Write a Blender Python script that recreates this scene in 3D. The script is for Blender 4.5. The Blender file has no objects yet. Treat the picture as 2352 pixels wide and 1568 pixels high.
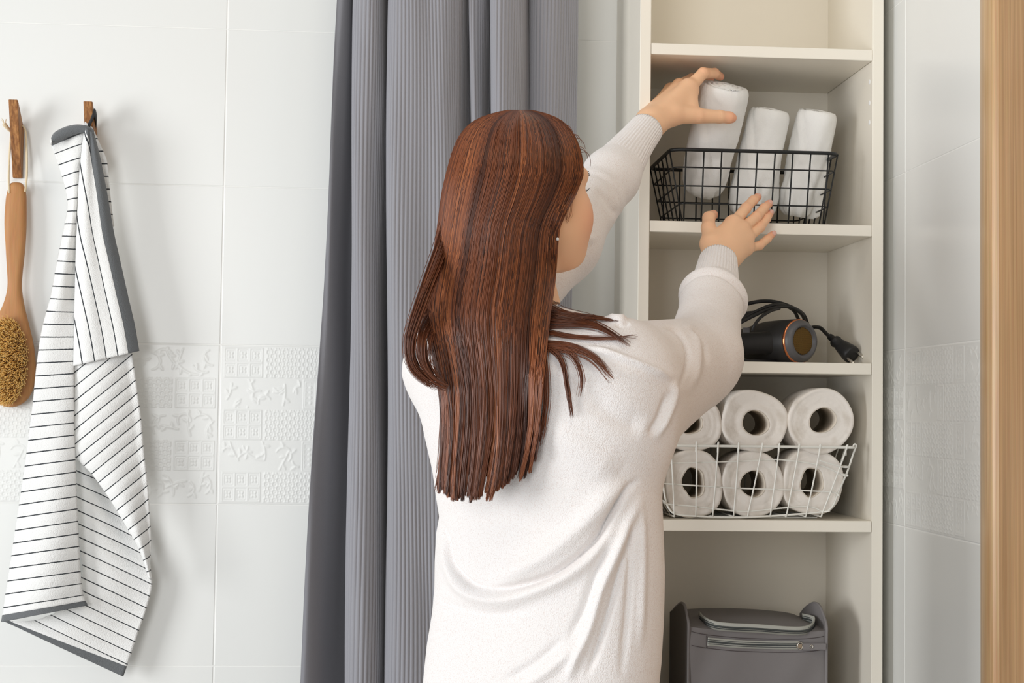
import bpy, math, random
import numpy as np
from mathutils import Vector, Matrix

random.seed(7)
RNG = np.random.default_rng(11)
S = bpy.context.scene
COL = S.collection

# ------------------------------------------------------------------ camera
F_PX, YAW, PITCH, ROLL = 3491.65, 0.07603, 0.04507, 0.01291
CAM = np.array([0.2, -2.66019, 0.0])


def _cam_axes():
    c, s = math.cos(YAW), math.sin(YAW)
    fw = np.array([s, c, 0.]); rt = np.array([c, -s, 0.]); up = np.array([0, 0, 1.])
    c, s = math.cos(PITCH), math.sin(PITCH)
    fw, up = fw * c + up * s, up * c - fw * s
    c, s = math.cos(ROLL), math.sin(ROLL)
    return rt * c + up * s, up * c - rt * s, fw


RT, UP, FW = _cam_axes()
cam_data = bpy.data.cameras.new('camera')
cam_data.sensor_width = 36.0
cam_data.lens = F_PX / 2352 * 36.0
cam_data.clip_start = 0.05
cam = bpy.data.objects.new('camera', cam_data)
COL.objects.link(cam)
M = Matrix.Identity(4)
for i in range(3):
    M[i][0], M[i][1], M[i][2], M[i][3] = RT[i], UP[i], -FW[i], CAM[i]
cam.matrix_world = M
S.camera = cam

# ------------------------------------------------------------------ light
S.view_settings.view_transform = 'Standard'
S.view_settings.look = 'None'
S.view_settings.gamma = 1.0
S.view_settings.use_curve_mapping = False
S.view_settings.exposure = -0.2

world = bpy.data.worlds.new('world')
S.world = world
world.use_nodes = True
world.node_tree.nodes['Background'].inputs[0].default_value = (0.97, 0.985, 1.0, 1)
world.node_tree.nodes['Background'].inputs[1].default_value = 0.42


def area_light(name, loc, target, sx, sy, power, color):
    L = bpy.data.lights.new(name, 'AREA')
    L.shape = 'RECTANGLE'; L.size = sx; L.size_y = sy; L.energy = power; L.color = color
    o = bpy.data.objects.new(name, L); COL.objects.link(o)
    o.location = loc
    o.rotation_euler = (Vector(target) - Vector(loc)).to_track_quat('-Z', 'Y').to_euler()
    return o


area_light('window_daylight', (-3.3, -2.15, 0.05), (0.4, -0.2, 0.0), 1.4, 1.7, 98, (0.97, 0.985, 1.0))
area_light('added_fill_light', (-1.1, -4.3, 0.35), (0.7, -0.3, 0.0), 1.3, 1.7, 50, (0.97, 0.985, 1.0))  # unseen fill added behind the camera to brighten sleeve, right wall and cabinet
area_light('ceiling_lamp_light', (0.35, -1.5, 1.55), (0.6, -0.3, 0.2), 0.6, 0.6, 5.5, (1.0, 0.88, 0.70))


# ------------------------------------------------------------------ helpers
def at(px, py, Y):
    """point of the place seen at photograph pixel (px, py) on the plane of depth Y"""
    d = FW + RT * ((px - 1176) / F_PX) + UP * ((784 - py) / F_PX)
    t = (Y - CAM[1]) / d[1]
    return CAM + d * t


def to_px(V):
    v = np.asarray(V) - CAM
    X, Yy, Z = v @ RT, v @ UP, v @ FW
    return 1176 + F_PX * X / Z, 784 - F_PX * Yy / Z


def lin(c):
    return tuple(((x / 255) / 12.92 if x / 255 <= 0.04045 else ((x / 255 + 0.055) / 1.055) ** 2.4) for x in c)


def root_of(o):
    while o.parent:
        o = o.parent
    return o


def setp(o, label=None, cat=None, group=None, kind=None):
    if label: o['label'] = label
    if cat: o['category'] = cat
    if group: o['group'] = group
    if kind: o['kind'] = kind
    return o


def thing(name, loc, label, cat, group=None):
    o = bpy.data.objects.new(name, None)
    o.empty_display_size = 0.05
    COL.objects.link(o)
    o.location = Vector(loc)
    return setp(o, label, cat, group)


def mesh_data(name, V, Fc, smooth=True, off=None, mat=None):
    V = np.asarray(V, dtype=np.float64)
    if off is not None: V = V - np.asarray(off)
    me = bpy.data.meshes.new(name)
    me.from_pydata([tuple(v) for v in V] if len(V) < 4000 else V.tolist(), [], Fc if isinstance(Fc, list) else Fc.tolist())
    if smooth:
        me.polygons.foreach_set('use_smooth', np.ones(len(me.polygons), dtype=bool))
    me.validate()
    me.update()
    if mat: me.materials.append(mat)
    return me


def mk(name, V, Fc, mat, parent=None, smooth=True):
    off = np.array(root_of(parent).location) if parent else None
    if parent is None:
        off = np.asarray(V, dtype=float).mean(axis=0)
        off[2] = np.asarray(V, dtype=float)[:, 2].min()
    me = mesh_data(name, V, Fc, smooth, off, mat)
    o = bpy.data.objects.new(name, me)
    COL.objects.link(o)
    if parent: o.parent = parent
    else: o.location = Vector(off)
    return o


def copy_part(src, parent, loc, rot=None):
    o = bpy.data.objects.new(src.name.split('.')[0], src.data)
    COL.objects.link(o)
    o.parent = parent
    m = Matrix.Translation(Vector(loc) - root_of(parent).location)
    if rot is not None: m = m @ rot
    o.matrix_local = m
    return o


def join(parts):
    V, Fc, n = [], [], 0
    for v, f in parts:
        V.append(np.asarray(v, dtype=float))
        Fc += [tuple(int(i) + n for i in q) for q in f]
        n += len(v)
    return np.vstack(V), Fc


def bevel(o, w, seg=2):
    m = o.modifiers.new('bevel', 'BEVEL'); m.width = w; m.segments = seg; m.limit_method = 'ANGLE'
    m.harden_normals = False
    return o


def box(lo, hi):
    (a, b, c), (d, e, f) = lo, hi
    V = [(a, b, c), (d, b, c), (d, e, c), (a, e, c), (a, b, f), (d, b, f), (d, e, f), (a, e, f)]
    Fc = [(0, 3, 2, 1), (4, 5, 6, 7), (0, 1, 5, 4), (1, 2, 6, 5), (2, 3, 7, 6), (3, 0, 4, 7)]
    return np.array(V, dtype=float), Fc


def spline(P, n):
    """Catmull-Rom through P, n samples"""
    P = np.asarray(P, dtype=float)
    Q = np.vstack([2 * P[0] - P[1], P, 2 * P[-1] - P[-2]])
    m = len(P) - 1
    t = np.linspace(0, m - 1e-9, n)
    i = t.astype(int); u = (t - i)[:, None]
    p0, p1, p2, p3 = Q[i], Q[i + 1], Q[i + 2], Q[i + 3]
    return 0.5 * ((2 * p1) + (-p0 + p2) * u + (2 * p0 - 5 * p1 + 4 * p2 - p3) * u ** 2 + (-p0 + 3 * p1 - 3 * p2 + p3) * u ** 3)


def frames(P):
    P = np.asarray(P, dtype=float)
    T = np.gradient(P, axis=0)
    T /= np.linalg.norm(T, axis=1)[:, None] + 1e-12
    up = np.array([0, 0, 1.]) if abs(T[0][2]) < 0.9 else np.array([0, 1., 0])
    N = []
    n = np.cross(T[0], up); n /= np.linalg.norm(n)
    for k in range(len(P)):
        n = n - T[k] * (n @ T[k]); n /= np.linalg.norm(n) + 1e-12
        N.append(n)
    N = np.array(N)
    return T, N, np.cross(T, N)


def tube(P, r, seg=8, closed=False, caps=True):
    P = np.asarray(P, dtype=float)
    n = len(P)
    r = np.full(n, r) if np.isscalar(r) else np.asarray(r)
    T, N, B = frames(P)
    a = np.linspace(0, 2 * math.pi, seg, endpoint=False)
    V = (P[:, None, :] + (N[:, None, :] * np.cos(a)[None, :, None] + B[:, None, :] * np.sin(a)[None, :, None]) * r[:, None, None]).reshape(-1, 3)
    Fc = []
    rows = n if closed else n - 1
    for i in range(rows):
        j = (i + 1) % n
        for k in range(seg):
            l = (k + 1) % seg
            Fc.append((i * seg + k, i * seg + l, j * seg + l, j * seg + k))
    if caps and not closed:
        Fc.append(tuple(range(seg))[::-1])
        Fc.append(tuple(range((n - 1) * seg, n * seg)))
    return V, Fc


def lathe(C, axis, prof, seg=32, side=None):
    """profile rows (s, r) along axis from C; closed where r == 0"""
    ax = np.asarray(axis, dtype=float); ax /= np.linalg.norm(ax)
    side = np.array([0, 0, 1.]) if side is None else np.asarray(side, dtype=float)
    n = np.cross(ax, side); n /= np.linalg.norm(n)
    b = np.cross(n, ax)
    a = np.linspace(0, 2 * math.pi, seg, endpoint=False)
    V, Fc = [], []
    for s, r in prof:
        V.append(np.asarray(C) + ax * s + (np.outer(np.cos(a), n) + np.outer(np.sin(a), b)) * max(r, 1e-5))
    V = np.vstack(V)
    for i in range(len(prof) - 1):
        for k in range(seg):
            l = (k + 1) % seg
            Fc.append((i * seg + k, i * seg + l, (i + 1) * seg + l, (i + 1) * seg + k))
    return V, Fc


def grid_faces(n, m, wrap=False):
    i, j = np.meshgrid(np.arange(n - 1), np.arange(m if wrap else m - 1), indexing='ij')
    k = (j + 1) % m
    return np.stack([i * m + j, i * m + k, (i + 1) * m + k, (i + 1) * m + j], -1).reshape(-1, 4)


def smoothstep(a, b, x):
    t = np.clip((x - a) / (b - a), 0, 1)
    return t * t * (3 - 2 * t)


# signed distance modelling
def sd_cap(P, a, b, ra, rb):
    a = np.asarray(a, dtype=np.float32); b = np.asarray(b, dtype=np.float32)
    ba = b - a
    px, py, pz = P[0] - a[0], P[1] - a[1], P[2] - a[2]
    t = np.clip((px * ba[0] + py * ba[1] + pz * ba[2]) / float(ba @ ba), 0, 1)
    return np.sqrt((px - t * ba[0]) ** 2 + (py - t * ba[1]) ** 2 + (pz - t * ba[2]) ** 2) - (ra + (rb - ra) * t)


def sd_ell(P, c, r, R=None):
    q = [P[i] - np.float32(c[i]) for i in range(3)]
    if R is not None:
        q = [sum(q[k] * np.float32(R[k][i]) for k in range(3)) for i in range(3)]
    k0 = np.sqrt(sum((q[i] / np.float32(r[i])) ** 2 for i in range(3)))
    k1 = np.sqrt(sum((q[i] / np.float32(r[i] ** 2)) ** 2 for i in range(3))) + 1e-6
    return k0 * (k0 - 1) / k1


def smin(a, b, k):
    h = np.clip(0.5 + 0.5 * (b - a) / k, 0, 1)
    return b + (a - b) * h - k * h * (1 - h)


def smax(a, b, k):
    return -smin(-a, -b, k)


def surfnet(fn, lo, hi, h):
    ax = [np.arange(lo[i], hi[i] + h, h, dtype=np.float32) for i in range(3)]
    # sample coarsely first, then only the blocks near the surface
    B = 8
    nb = [math.ceil(len(a) / B) for a in ax]
    cc = [np.float32(lo[i]) + (np.arange(nb[i], dtype=np.float32) * B + (B - 1) / 2) * np.float32(h) for i in range(3)]
    dc = np.broadcast_to(fn((cc[0][:, None, None], cc[1][None, :, None], cc[2][None, None, :])), nb)
    d = np.repeat(np.repeat(np.repeat(np.sign(dc).astype(np.float32), B, 0), B, 1), B, 2)
    blk = np.argwhere(np.abs(dc) < B * h * 1.7)
    g = np.arange(B)
    I = (blk[:, 0:1] * B + np.repeat(np.repeat(g, B), B)[None, :]).ravel()
    J = (blk[:, 1:2] * B + np.tile(np.repeat(g, B), B)[None, :]).ravel()
    K = (blk[:, 2:3] * B + np.tile(np.tile(g, B), B)[None, :]).ravel()
    hf = np.float32(h)
    d[I, J, K] = fn((np.float32(lo[0]) + I.astype(np.float32) * hf, np.float32(lo[1]) + J.astype(np.float32) * hf, np.float32(lo[2]) + K.astype(np.float32) * hf))
    nx, ny, nz = d.shape
    s = d < 0
    c = np.zeros((nx - 1, ny - 1, nz - 1), dtype=np.int8)
    for dx in (0, 1):
        for dy in (0, 1):
            for dz in (0, 1):
                c += s[dx:nx - 1 + dx, dy:ny - 1 + dy, dz:nz - 1 + dz]
    cells = np.argwhere((c > 0) & (c < 8))
    idx = -np.ones(c.shape, dtype=np.int64)
    idx[tuple(cells.T)] = np.arange(len(cells))
    acc = np.zeros((len(cells), 3)); cnt = np.zeros(len(cells))
    corners = [(0, 0, 0), (1, 0, 0), (0, 1, 0), (1, 1, 0), (0, 0, 1), (1, 0, 1), (0, 1, 1), (1, 1, 1)]
    for a in corners:
        for axis in range(3):
            if a[axis]: continue
            b = list(a); b[axis] = 1
            da = d[cells[:, 0] + a[0], cells[:, 1] + a[1], cells[:, 2] + a[2]]
            db = d[cells[:, 0] + b[0], cells[:, 1] + b[1], cells[:, 2] + b[2]]
            m = (da < 0) != (db < 0)
            t = da / (da - db + 1e-12)
            p = np.tile(np.array(a, dtype=float), (len(cells), 1))
            p[:, axis] = t
            acc[m] += p[m]; cnt[m] += 1
    V = (cells + acc / cnt[:, None]) * h + np.array([ax[0][0], ax[1][0], ax[2][0]])
    Fc = []
    for axis in range(3):
        sl0 = [slice(None)] * 3; sl1 = [slice(None)] * 3
        sl0[axis] = slice(0, -1); sl1[axis] = slice(1, None)
        A, Bm = s[tuple(sl0)], s[tuple(sl1)]
        e = np.argwhere(A != Bm)
        u, v = (axis + 1) % 3, (axis + 2) % 3
        ok = (e[:, u] > 0) & (e[:, v] > 0) & (e[:, u] < d.shape[u] - 1) & (e[:, v] < d.shape[v] - 1)
        e = e[ok]
        inside = A[tuple(e.T)]
        q = []
        for du, dv in ((-1, -1), (0, -1), (0, 0), (-1, 0)):
            k = e.copy(); k[:, u] += du; k[:, v] += dv
            q.append(idx[tuple(k.T)])
        q = np.stack(q, -1)
        q[~inside] = q[~inside][:, ::-1]
        Fc.append(q)
    return V, np.vstack(Fc)


def vnormals(V, Fc):
    Fc = np.asarray(Fc)
    n = np.cross(V[Fc[:, 2]] - V[Fc[:, 0]], V[Fc[:, 3]] - V[Fc[:, 1]])
    N = np.zeros_like(V)
    for k in range(4): np.add.at(N, Fc[:, k], n)
    return N / (np.linalg.norm(N, axis=1)[:, None] + 1e-12)


def point_attr(o, name, vals):
    a = o.data.attributes.new(name, 'FLOAT', 'POINT')
    a.data.foreach_set('value', np.asarray(vals, dtype=np.float32))


# ------------------------------------------------------------------ materials
MATS = {}


def mat(name, rgb, rough=0.6, spec=0.4, metal=0.0, bump=None, var=None, sheen=0.0, sss=0.0):
    """bump=(scale, strength, distance); var=(scale, rgb2, lo, hi) noise tint"""
    if name in MATS: return MATS[name]
    m = bpy.data.materials.new(name); m.use_nodes = True
    nt = m.node_tree; b = nt.nodes['Principled BSDF']
    b.inputs['Base Color'].default_value = (*lin(rgb), 1)
    b.inputs['Roughness'].default_value = rough
    b.inputs['Specular IOR Level'].default_value = spec
    b.inputs['Metallic'].default_value = metal
    if sheen: b.inputs['Sheen Weight'].default_value = sheen
    if sss:
        b.inputs['Subsurface Weight'].default_value = sss
        b.inputs['Subsurface Radius'].default_value = (0.012, 0.005, 0.003)
        b.inputs['Subsurface Scale'].default_value = 1.0
    tc = nt.nodes.new('ShaderNodeTexCoord')
    if var:
        n = nt.nodes.new('ShaderNodeTexNoise'); n.inputs['Scale'].default_value = var[0]; n.inputs['Detail'].default_value = 3
        nt.links.new(tc.outputs['Object'], n.inputs['Vector'])
        r = nt.nodes.new('ShaderNodeValToRGB')
        r.color_ramp.elements[0].position = var[2]; r.color_ramp.elements[1].position = var[3]
        r.color_ramp.elements[0].color = (*lin(rgb), 1); r.color_ramp.elements[1].color = (*lin(var[1]), 1)
        nt.links.new(n.outputs['Fac'], r.inputs['Fac'])
        nt.links.new(r.outputs['Color'], b.inputs['Base Color'])
    if bump:
        n = nt.nodes.new('ShaderNodeTexNoise'); n.inputs['Scale'].default_value = bump[0]; n.inputs['Detail'].default_value = 4
        nt.links.new(tc.outputs['Object'], n.inputs['Vector'])
        bp = nt.nodes.new('ShaderNodeBump'); bp.inputs['Strength'].default_value = bump[1]; bp.inputs['Distance'].default_value = bump[2]
        nt.links.new(n.outputs['Fac'], bp.inputs['Height'])
        nt.links.new(bp.outputs['Normal'], b.inputs['Normal'])
    MATS[name] = m
    return m


def wood_mat(name, c1, c2, scale=(60, 60, 3), rough=0.45, seed=0.0, c3=None):
    m = bpy.data.materials.new(name); m.use_nodes = True
    nt = m.node_tree; b = nt.nodes['Principled BSDF']
    tc = nt.nodes.new('ShaderNodeTexCoord'); mp = nt.nodes.new('ShaderNodeMapping')
    mp.inputs['Scale'].default_value = scale; mp.inputs['Location'].default_value = (seed, seed * 1.7, 0)
    nt.links.new(tc.outputs['Object'], mp.inputs['Vector'])
    n = nt.nodes.new('ShaderNodeTexNoise'); n.inputs['Scale'].default_value = 1.0; n.inputs['Detail'].default_value = 6; n.inputs['Distortion'].default_value = 0.25
    nt.links.new(mp.outputs['Vector'], n.inputs['Vector'])
    r = nt.nodes.new('ShaderNodeValToRGB')
    r.color_ramp.elements[0].position = 0.32; r.color_ramp.elements[1].position = 0.68
    r.color_ramp.elements[0].color = (*lin(c1), 1); r.color_ramp.elements[1].color = (*lin(c2), 1)
    if c3:
        e = r.color_ramp.elements.new(0.5); e.color = (*lin(c3), 1)
    nt.links.new(n.outputs['Fac'], r.inputs['Fac'])
    n2 = nt.nodes.new('ShaderNodeTexNoise'); n2.inputs['Scale'].default_value = 6.0; n2.inputs['Detail'].default_value = 3
    nt.links.new(mp.outputs['Vector'], n2.inputs['Vector'])
    mx = nt.nodes.new('ShaderNodeMix'); mx.data_type = 'RGBA'; mx.blend_type = 'MULTIPLY'; mx.inputs['Factor'].default_value = 0.25
    nt.links.new(r.outputs['Color'], mx.inputs['A']); nt.links.new(n2.outputs['Color'], mx.inputs['B'])
    nt.links.new(mx.outputs['Result'], b.inputs['Base Color'])
    b.inputs['Roughness'].default_value = rough
    b.inputs['Specular IOR Level'].default_value = 0.35
    bp = nt.nodes.new('ShaderNodeBump'); bp.inputs['Strength'].default_value = 0.15; bp.inputs['Distance'].default_value = 0.0006
    nt.links.new(n.outputs['Fac'], bp.inputs['Height']); nt.links.new(bp.outputs['Normal'], b.inputs['Normal'])
    return m


M_TILE = mat('white_glazed_tile', (240, 241, 238), rough=0.28, spec=0.4, bump=(35, 0.04, 0.001))
M_GROUT = mat('white_grout', (250, 250, 247), rough=0.8, spec=0.2)
M_CREAM = mat('cream_laminate', (238, 231, 217), rough=0.42, spec=0.35, bump=(160, 0.03, 0.0006))
M_CREAM_EDGE = mat('cream_edge_band', (241, 235, 222), rough=0.38, spec=0.35)
M_FLOOR = mat('grey_floor_tile', (190, 187, 182), rough=0.4, var=(3, (175, 172, 168), 0.4, 0.6))
M_TEAK = wood_mat('teak_hook_wood', (124, 78, 42), (196, 140, 84), scale=(240, 240, 5), rough=0.5, c3=(162, 108, 60))
M_BEECH = wood_mat('beech_brush_wood', (188, 130, 78), (206, 150, 98), scale=(110, 110, 8), rough=0.5)
M_OAK = wood_mat('oak_frame_wood', (194, 152, 106), (226, 190, 144), scale=(130, 130, 3.0), rough=0.3)
M_OAK2 = wood_mat('oak_door_wood', (176, 136, 96), (204, 164, 120), scale=(150, 150, 3.0), rough=0.4, seed=3.1)
M_ROPE = mat('cotton_cord', (233, 214, 180), rough=0.9, spec=0.1, bump=(700, 0.8, 0.0008))
M_BLACKW = mat('black_coated_wire', (28, 30, 31), rough=0.45, spec=0.4)
M_WHITEW = mat('white_coated_wire', (232, 231, 224), rough=0.4, spec=0.45)
M_TERRY = mat('white_terry', (246, 245, 242), rough=0.95, spec=0.05, bump=(1300, 0.8, 0.0010), sheen=0.3)
M_PAPER = mat('toilet_paper', (238, 232, 225), rough=0.95, spec=0.05, bump=(300, 0.5, 0.0008), var=(38, (214, 205, 194), 0.52, 0.78))
M_CORE = mat('paper_core', (226, 216, 202), rough=0.9, spec=0.1)
M_BLACKP = mat('matte_black_plastic', (44, 43, 43), rough=0.5, spec=0.35)
M_GREYP = mat('grey_plastic_rim', (92, 91, 93), rough=0.4, spec=0.4)
M_DARK = mat('dark_grille_recess', (22, 20, 18), rough=0.8)
M_COPPER = mat('copper_ring', (222, 140, 96), rough=0.18, metal=1.0)
M_BRONZE = mat('bronze_grille', (150, 116, 62), rough=0.4, metal=0.6)
M_CABLE = mat('black_rubber_cable', (30, 30, 31), rough=0.45, spec=0.4)
M_STEEL = mat('steel', (200, 195, 185), rough=0.22, metal=1.0)
M_BAG = mat('grey_nylon', (130, 126, 126), rough=0.7, spec=0.25, bump=(900, 0.35, 0.0004))
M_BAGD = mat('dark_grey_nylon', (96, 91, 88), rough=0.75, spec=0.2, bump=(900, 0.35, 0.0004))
M_ZIPT = mat('light_grey_zip_tape', (182, 182, 174), rough=0.8, spec=0.15, bump=(900, 0.5, 0.0004))
M_ZIPD = mat('dark_zip_teeth', (70, 74, 74), rough=0.5)
M_THREAD = mat('dark_stitching', (84, 76, 76), rough=0.9)
M_LOOP = mat('charcoal_loop', (62, 63, 65), rough=0.9, bump=(900, 0.5, 0.0005))
M_TAG = mat('white_label_tag', (235, 235, 235), rough=0.8)
M_PANTS = mat('blue_grey_denim', (88, 98, 118), rough=0.9, bump=(700, 0.4, 0.0005))
M_SHOE = mat('white_slipper', (225, 222, 216), rough=0.8)
M_NAIL = mat('fingernail', (226, 176, 160), rough=0.3, spec=0.5)
M_LASH = mat('dark_lash', (42, 28, 24), rough=0.7)
M_PEARL = mat('pearl_stud', (235, 230, 224), rough=0.15, spec=0.6)
M_RODM = mat('brushed_rod', (190, 190, 190), rough=0.3, metal=1.0)


def island_mat(name, cols, rough, spec=0.4, lo=0.0, hi=1.0):
    m = bpy.data.materials.new(name); m.use_nodes = True
    nt = m.node_tree; b = nt.nodes['Principled BSDF']
    g = nt.nodes.new('ShaderNodeNewGeometry'); r = nt.nodes.new('ShaderNodeValToRGB')
    els = r.color_ramp.elements
    n = len(cols)
    els[0].position = 0; els[0].color = (*lin(cols[0]), 1)
    els[1].position = 1; els[1].color = (*lin(cols[-1]), 1)
    for i in range(1, n - 1):
        e = els.new(i / (n - 1)); e.color = (*lin(cols[i]), 1)
    nt.links.new(g.outputs['Random Per Island'], r.inputs['Fac'])
    nt.links.new(r.outputs['Color'], b.inputs['Base Color'])
    b.inputs['Roughness'].default_value = rough
    b.inputs['Specular IOR Level'].default_value = spec
    return m


M_HAIR = island_mat('auburn_hair', [(54, 32, 23), (80, 45, 31), (104, 59, 38), (136, 78, 48), (182, 112, 68)], 0.34, 0.5)
M_HAIRB = mat('auburn_hair_base', (40, 23, 17), rough=0.6, spec=0.25)
M_BRISTLE = island_mat('natural_bristle', [(246, 202, 122), (255, 220, 146), (250, 210, 132), (255, 232, 172)], 0.6, 0.2)


def skin_mat():
    m = bpy.data.materials.new('skin'); m.use_nodes = True
    nt = m.node_tree; b = nt.nodes['Principled BSDF']
    a = nt.nodes.new('ShaderNodeAttribute'); a.attribute_name = 'pink'
    r = nt.nodes.new('ShaderNodeMix'); r.data_type = 'RGBA'
    r.inputs['A'].default_value = (*lin((243, 196, 157)), 1); r.inputs['B'].default_value = (*lin((232, 152, 122)), 1)
    nt.links.new(a.outputs['Fac'], r.inputs['Factor'])
    nt.links.new(r.outputs['Result'], b.inputs['Base Color'])
    b.inputs['Roughness'].default_value = 0.5; b.inputs['Specular IOR Level'].default_value = 0.35
    b.inputs['Subsurface Weight'].default_value = 0.12
    b.inputs['Subsurface Radius'].default_value = (0.010, 0.004, 0.002)
    b.inputs['Subsurface Scale'].default_value = 1.0
    tc = nt.nodes.new('ShaderNodeTexCoord')
    n = nt.nodes.new('ShaderNodeTexNoise'); n.inputs['Scale'].default_value = 500; n.inputs['Detail'].default_value = 3
    nt.links.new(tc.outputs['Object'], n.inputs['Vector'])
    bp = nt.nodes.new('ShaderNodeBump'); bp.inputs['Strength'].default_value = 0.15; bp.inputs['Distance'].default_value = 0.0005
    nt.links.new(n.outputs['Fac'], bp.inputs['Height']); nt.links.new(bp.outputs['Normal'], b.inputs['Normal'])
    return m


M_SKIN = skin_mat()


def knit_mat():
    m = bpy.data.materials.new('white_fine_knit'); m.use_nodes = True
    nt = m.node_tree; b = nt.nodes['Principled BSDF']
    b.inputs['Base Color'].default_value = (*lin((243, 238, 236)), 1)
    b.inputs['Roughness'].default_value = 0.95; b.inputs['Specular IOR Level'].default_value = 0.05
    b.inputs['Sheen Weight'].default_value = 0.2
    tc = nt.nodes.new('ShaderNodeTexCoord')
    mp = nt.nodes.new('ShaderNodeMapping'); mp.inputs['Scale'].default_value = (1000, 1000, 680)
    nt.links.new(tc.outputs['Object'], mp.inputs['Vector'])
    v = nt.nodes.new('ShaderNodeTexVoronoi'); v.inputs['Scale'].default_value = 1.0
    nt.links.new(mp.outputs['Vector'], v.inputs['Vector'])
    n = nt.nodes.new('ShaderNodeTexNoise'); n.inputs['Scale'].default_value = 0.35
    nt.links.new(mp.outputs['Vector'], n.inputs['Vector'])
    ad = nt.nodes.new('ShaderNodeMath'); ad.operation = 'ADD'
    nt.links.new(v.outputs['Distance'], ad.inputs[0]); nt.links.new(n.outputs['Fac'], ad.inputs[1])
    bp = nt.nodes.new('ShaderNodeBump'); bp.inputs['Strength'].default_value = 0.5; bp.inputs['Distance'].default_value = 0.0010; bp.invert = True
    nt.links.new(ad.outputs[0], bp.inputs['Height']); nt.links.new(bp.outputs['Normal'], b.inputs['Normal'])
    # open stitches: small darker specks where the knit is loose
    r = nt.nodes.new('ShaderNodeValToRGB')
    r.color_ramp.elements[0].position = 0.5; r.color_ramp.elements[0].color = (*lin((247, 243, 241)), 1)
    r.color_ramp.elements[1].position = 0.95; r.color_ramp.elements[1].color = (*lin((234, 224, 219)), 1)
    nt.links.new(v.outputs['Distance'], r.inputs['Fac']); nt.links.new(r.outputs['Color'], b.inputs['Base Color'])
    return m


M_KNIT = knit_mat()


def curtain_mat():
    return mat('grey_corduroy', (152, 152, 158), rough=0.85, spec=0.15, bump=(900, 0.4, 0.0005), sheen=0.35)


def stripe_mat():
    """terry towel: thin charcoal stripes at whole values of 'stripe', woven hem where 'hem' = 1"""
    m = bpy.data.materials.new('striped_terry'); m.use_nodes = True
    nt = m.node_tree; b = nt.nodes['Principled BSDF']
    b.inputs['Roughness'].default_value = 0.95; b.inputs['Specular IOR Level'].default_value = 0.05
    b.inputs['Sheen Weight'].default_value = 0.3
    tc = nt.nodes.new('ShaderNodeTexCoord')
    wob = nt.nodes.new('ShaderNodeTexNoise'); wob.inputs['Scale'].default_value = 350
    nt.links.new(tc.outputs['Object'], wob.inputs['Vector'])

    def mth(op, a=None, b_=None, va=None, vb=None):
        n = nt.nodes.new('ShaderNodeMath'); n.operation = op
        if a is not None: nt.links.new(a, n.inputs[0])
        if b_ is not None: nt.links.new(b_, n.inputs[1])
        if va is not None: n.inputs[0].default_value = va
        if vb is not None: n.inputs[1].default_value = vb
        return n.outputs[0]
    s = nt.nodes.new('ShaderNodeAttribute'); s.attribute_name = 'stripe'
    h = nt.nodes.new('ShaderNodeAttribute'); h.attribute_name = 'hem'
    w = mth('MULTIPLY', wob.outputs['Fac'], vb=0.05)
    f = mth('FRACT', mth('ADD', s.outputs['Fac'], w))
    dist = mth('ABSOLUTE', mth('SUBTRACT', f, vb=0.5))
    line = mth('GREATER_THAN', dist, vb=0.448)
    hem = mth('GREATER_THAN', h.outputs['Fac'], vb=0.5)
    white = (*lin((247, 247, 245)), 1); grey = (*lin((62, 66, 70)), 1); hemc = (*lin((112, 115, 117)), 1)
    m1 = nt.nodes.new('ShaderNodeMix'); m1.data_type = 'RGBA'; m1.inputs['A'].default_value = white; m1.inputs['B'].default_value = grey
    nt.links.new(line, m1.inputs['Factor'])
    m2 = nt.nodes.new('ShaderNodeMix'); m2.data_type = 'RGBA'; m2.inputs['B'].default_value = hemc
    nt.links.new(hem, m2.inputs['Factor']); nt.links.new(m1.outputs['Result'], m2.inputs['A'])
    nt.links.new(m2.outputs['Result'], b.inputs['Base Color'])
    n = nt.nodes.new('ShaderNodeTexNoise'); n.inputs['Scale'].default_value = 600; n.inputs['Detail'].default_value = 4
    nt.links.new(tc.outputs['Object'], n.inputs['Vector'])
    bp = nt.nodes.new('ShaderNodeBump'); bp.inputs['Strength'].default_value = 0.9; bp.inputs['Distance'].default_value = 0.0014
    nt.links.new(n.outputs['Fac'], bp.inputs['Height']); nt.links.new(bp.outputs['Normal'], b.inputs['Normal'])
    return m


M_STRIPE = stripe_mat()
M_CURTAIN = curtain_mat()
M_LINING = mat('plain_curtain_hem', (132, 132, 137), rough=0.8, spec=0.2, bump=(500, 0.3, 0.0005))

# ------------------------------------------------------------------ the room
FLOOR_Z = -1.27
CEIL_Z = 1.25
WX0 = -1.62            # left end of the back wall
RX = 1.003             # right wall plane
RY0 = -1.75            # near end of the tiled right wall
TH, TZ, TX, TW = 0.27569, 0.65801, -0.10333, 0.45
RYG = -0.311
THR, TZR = 0.2809, 0.6665
GR = 0.0010
GZ = 0.0006

floor = mk('floor', *box((-3.2, -3.6, FLOOR_Z - 0.05), (1.2, 0.1, FLOOR_Z)), M_FLOOR, smooth=False)
setp(floor, 'grey tiled bathroom floor', None, kind='structure')
wall_back = mk('wall_back', *box((WX0, 0.0007, FLOOR_Z), (RX + 0.1, 0.15, CEIL_Z)), M_GROUT, smooth=False)
setp(wall_back, 'white tiled back wall with relief tile band', None, kind='structure')
wall_right = mk('wall_right', *box((RX + 0.0007, RY0, FLOOR_Z), (RX + 0.1, 0.0006, CEIL_Z)), M_GROUT, smooth=False)
setp(wall_right, 'white tiled right wall beside the cabinet', None, kind='structure')

TILE_CACHE = {}


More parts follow.
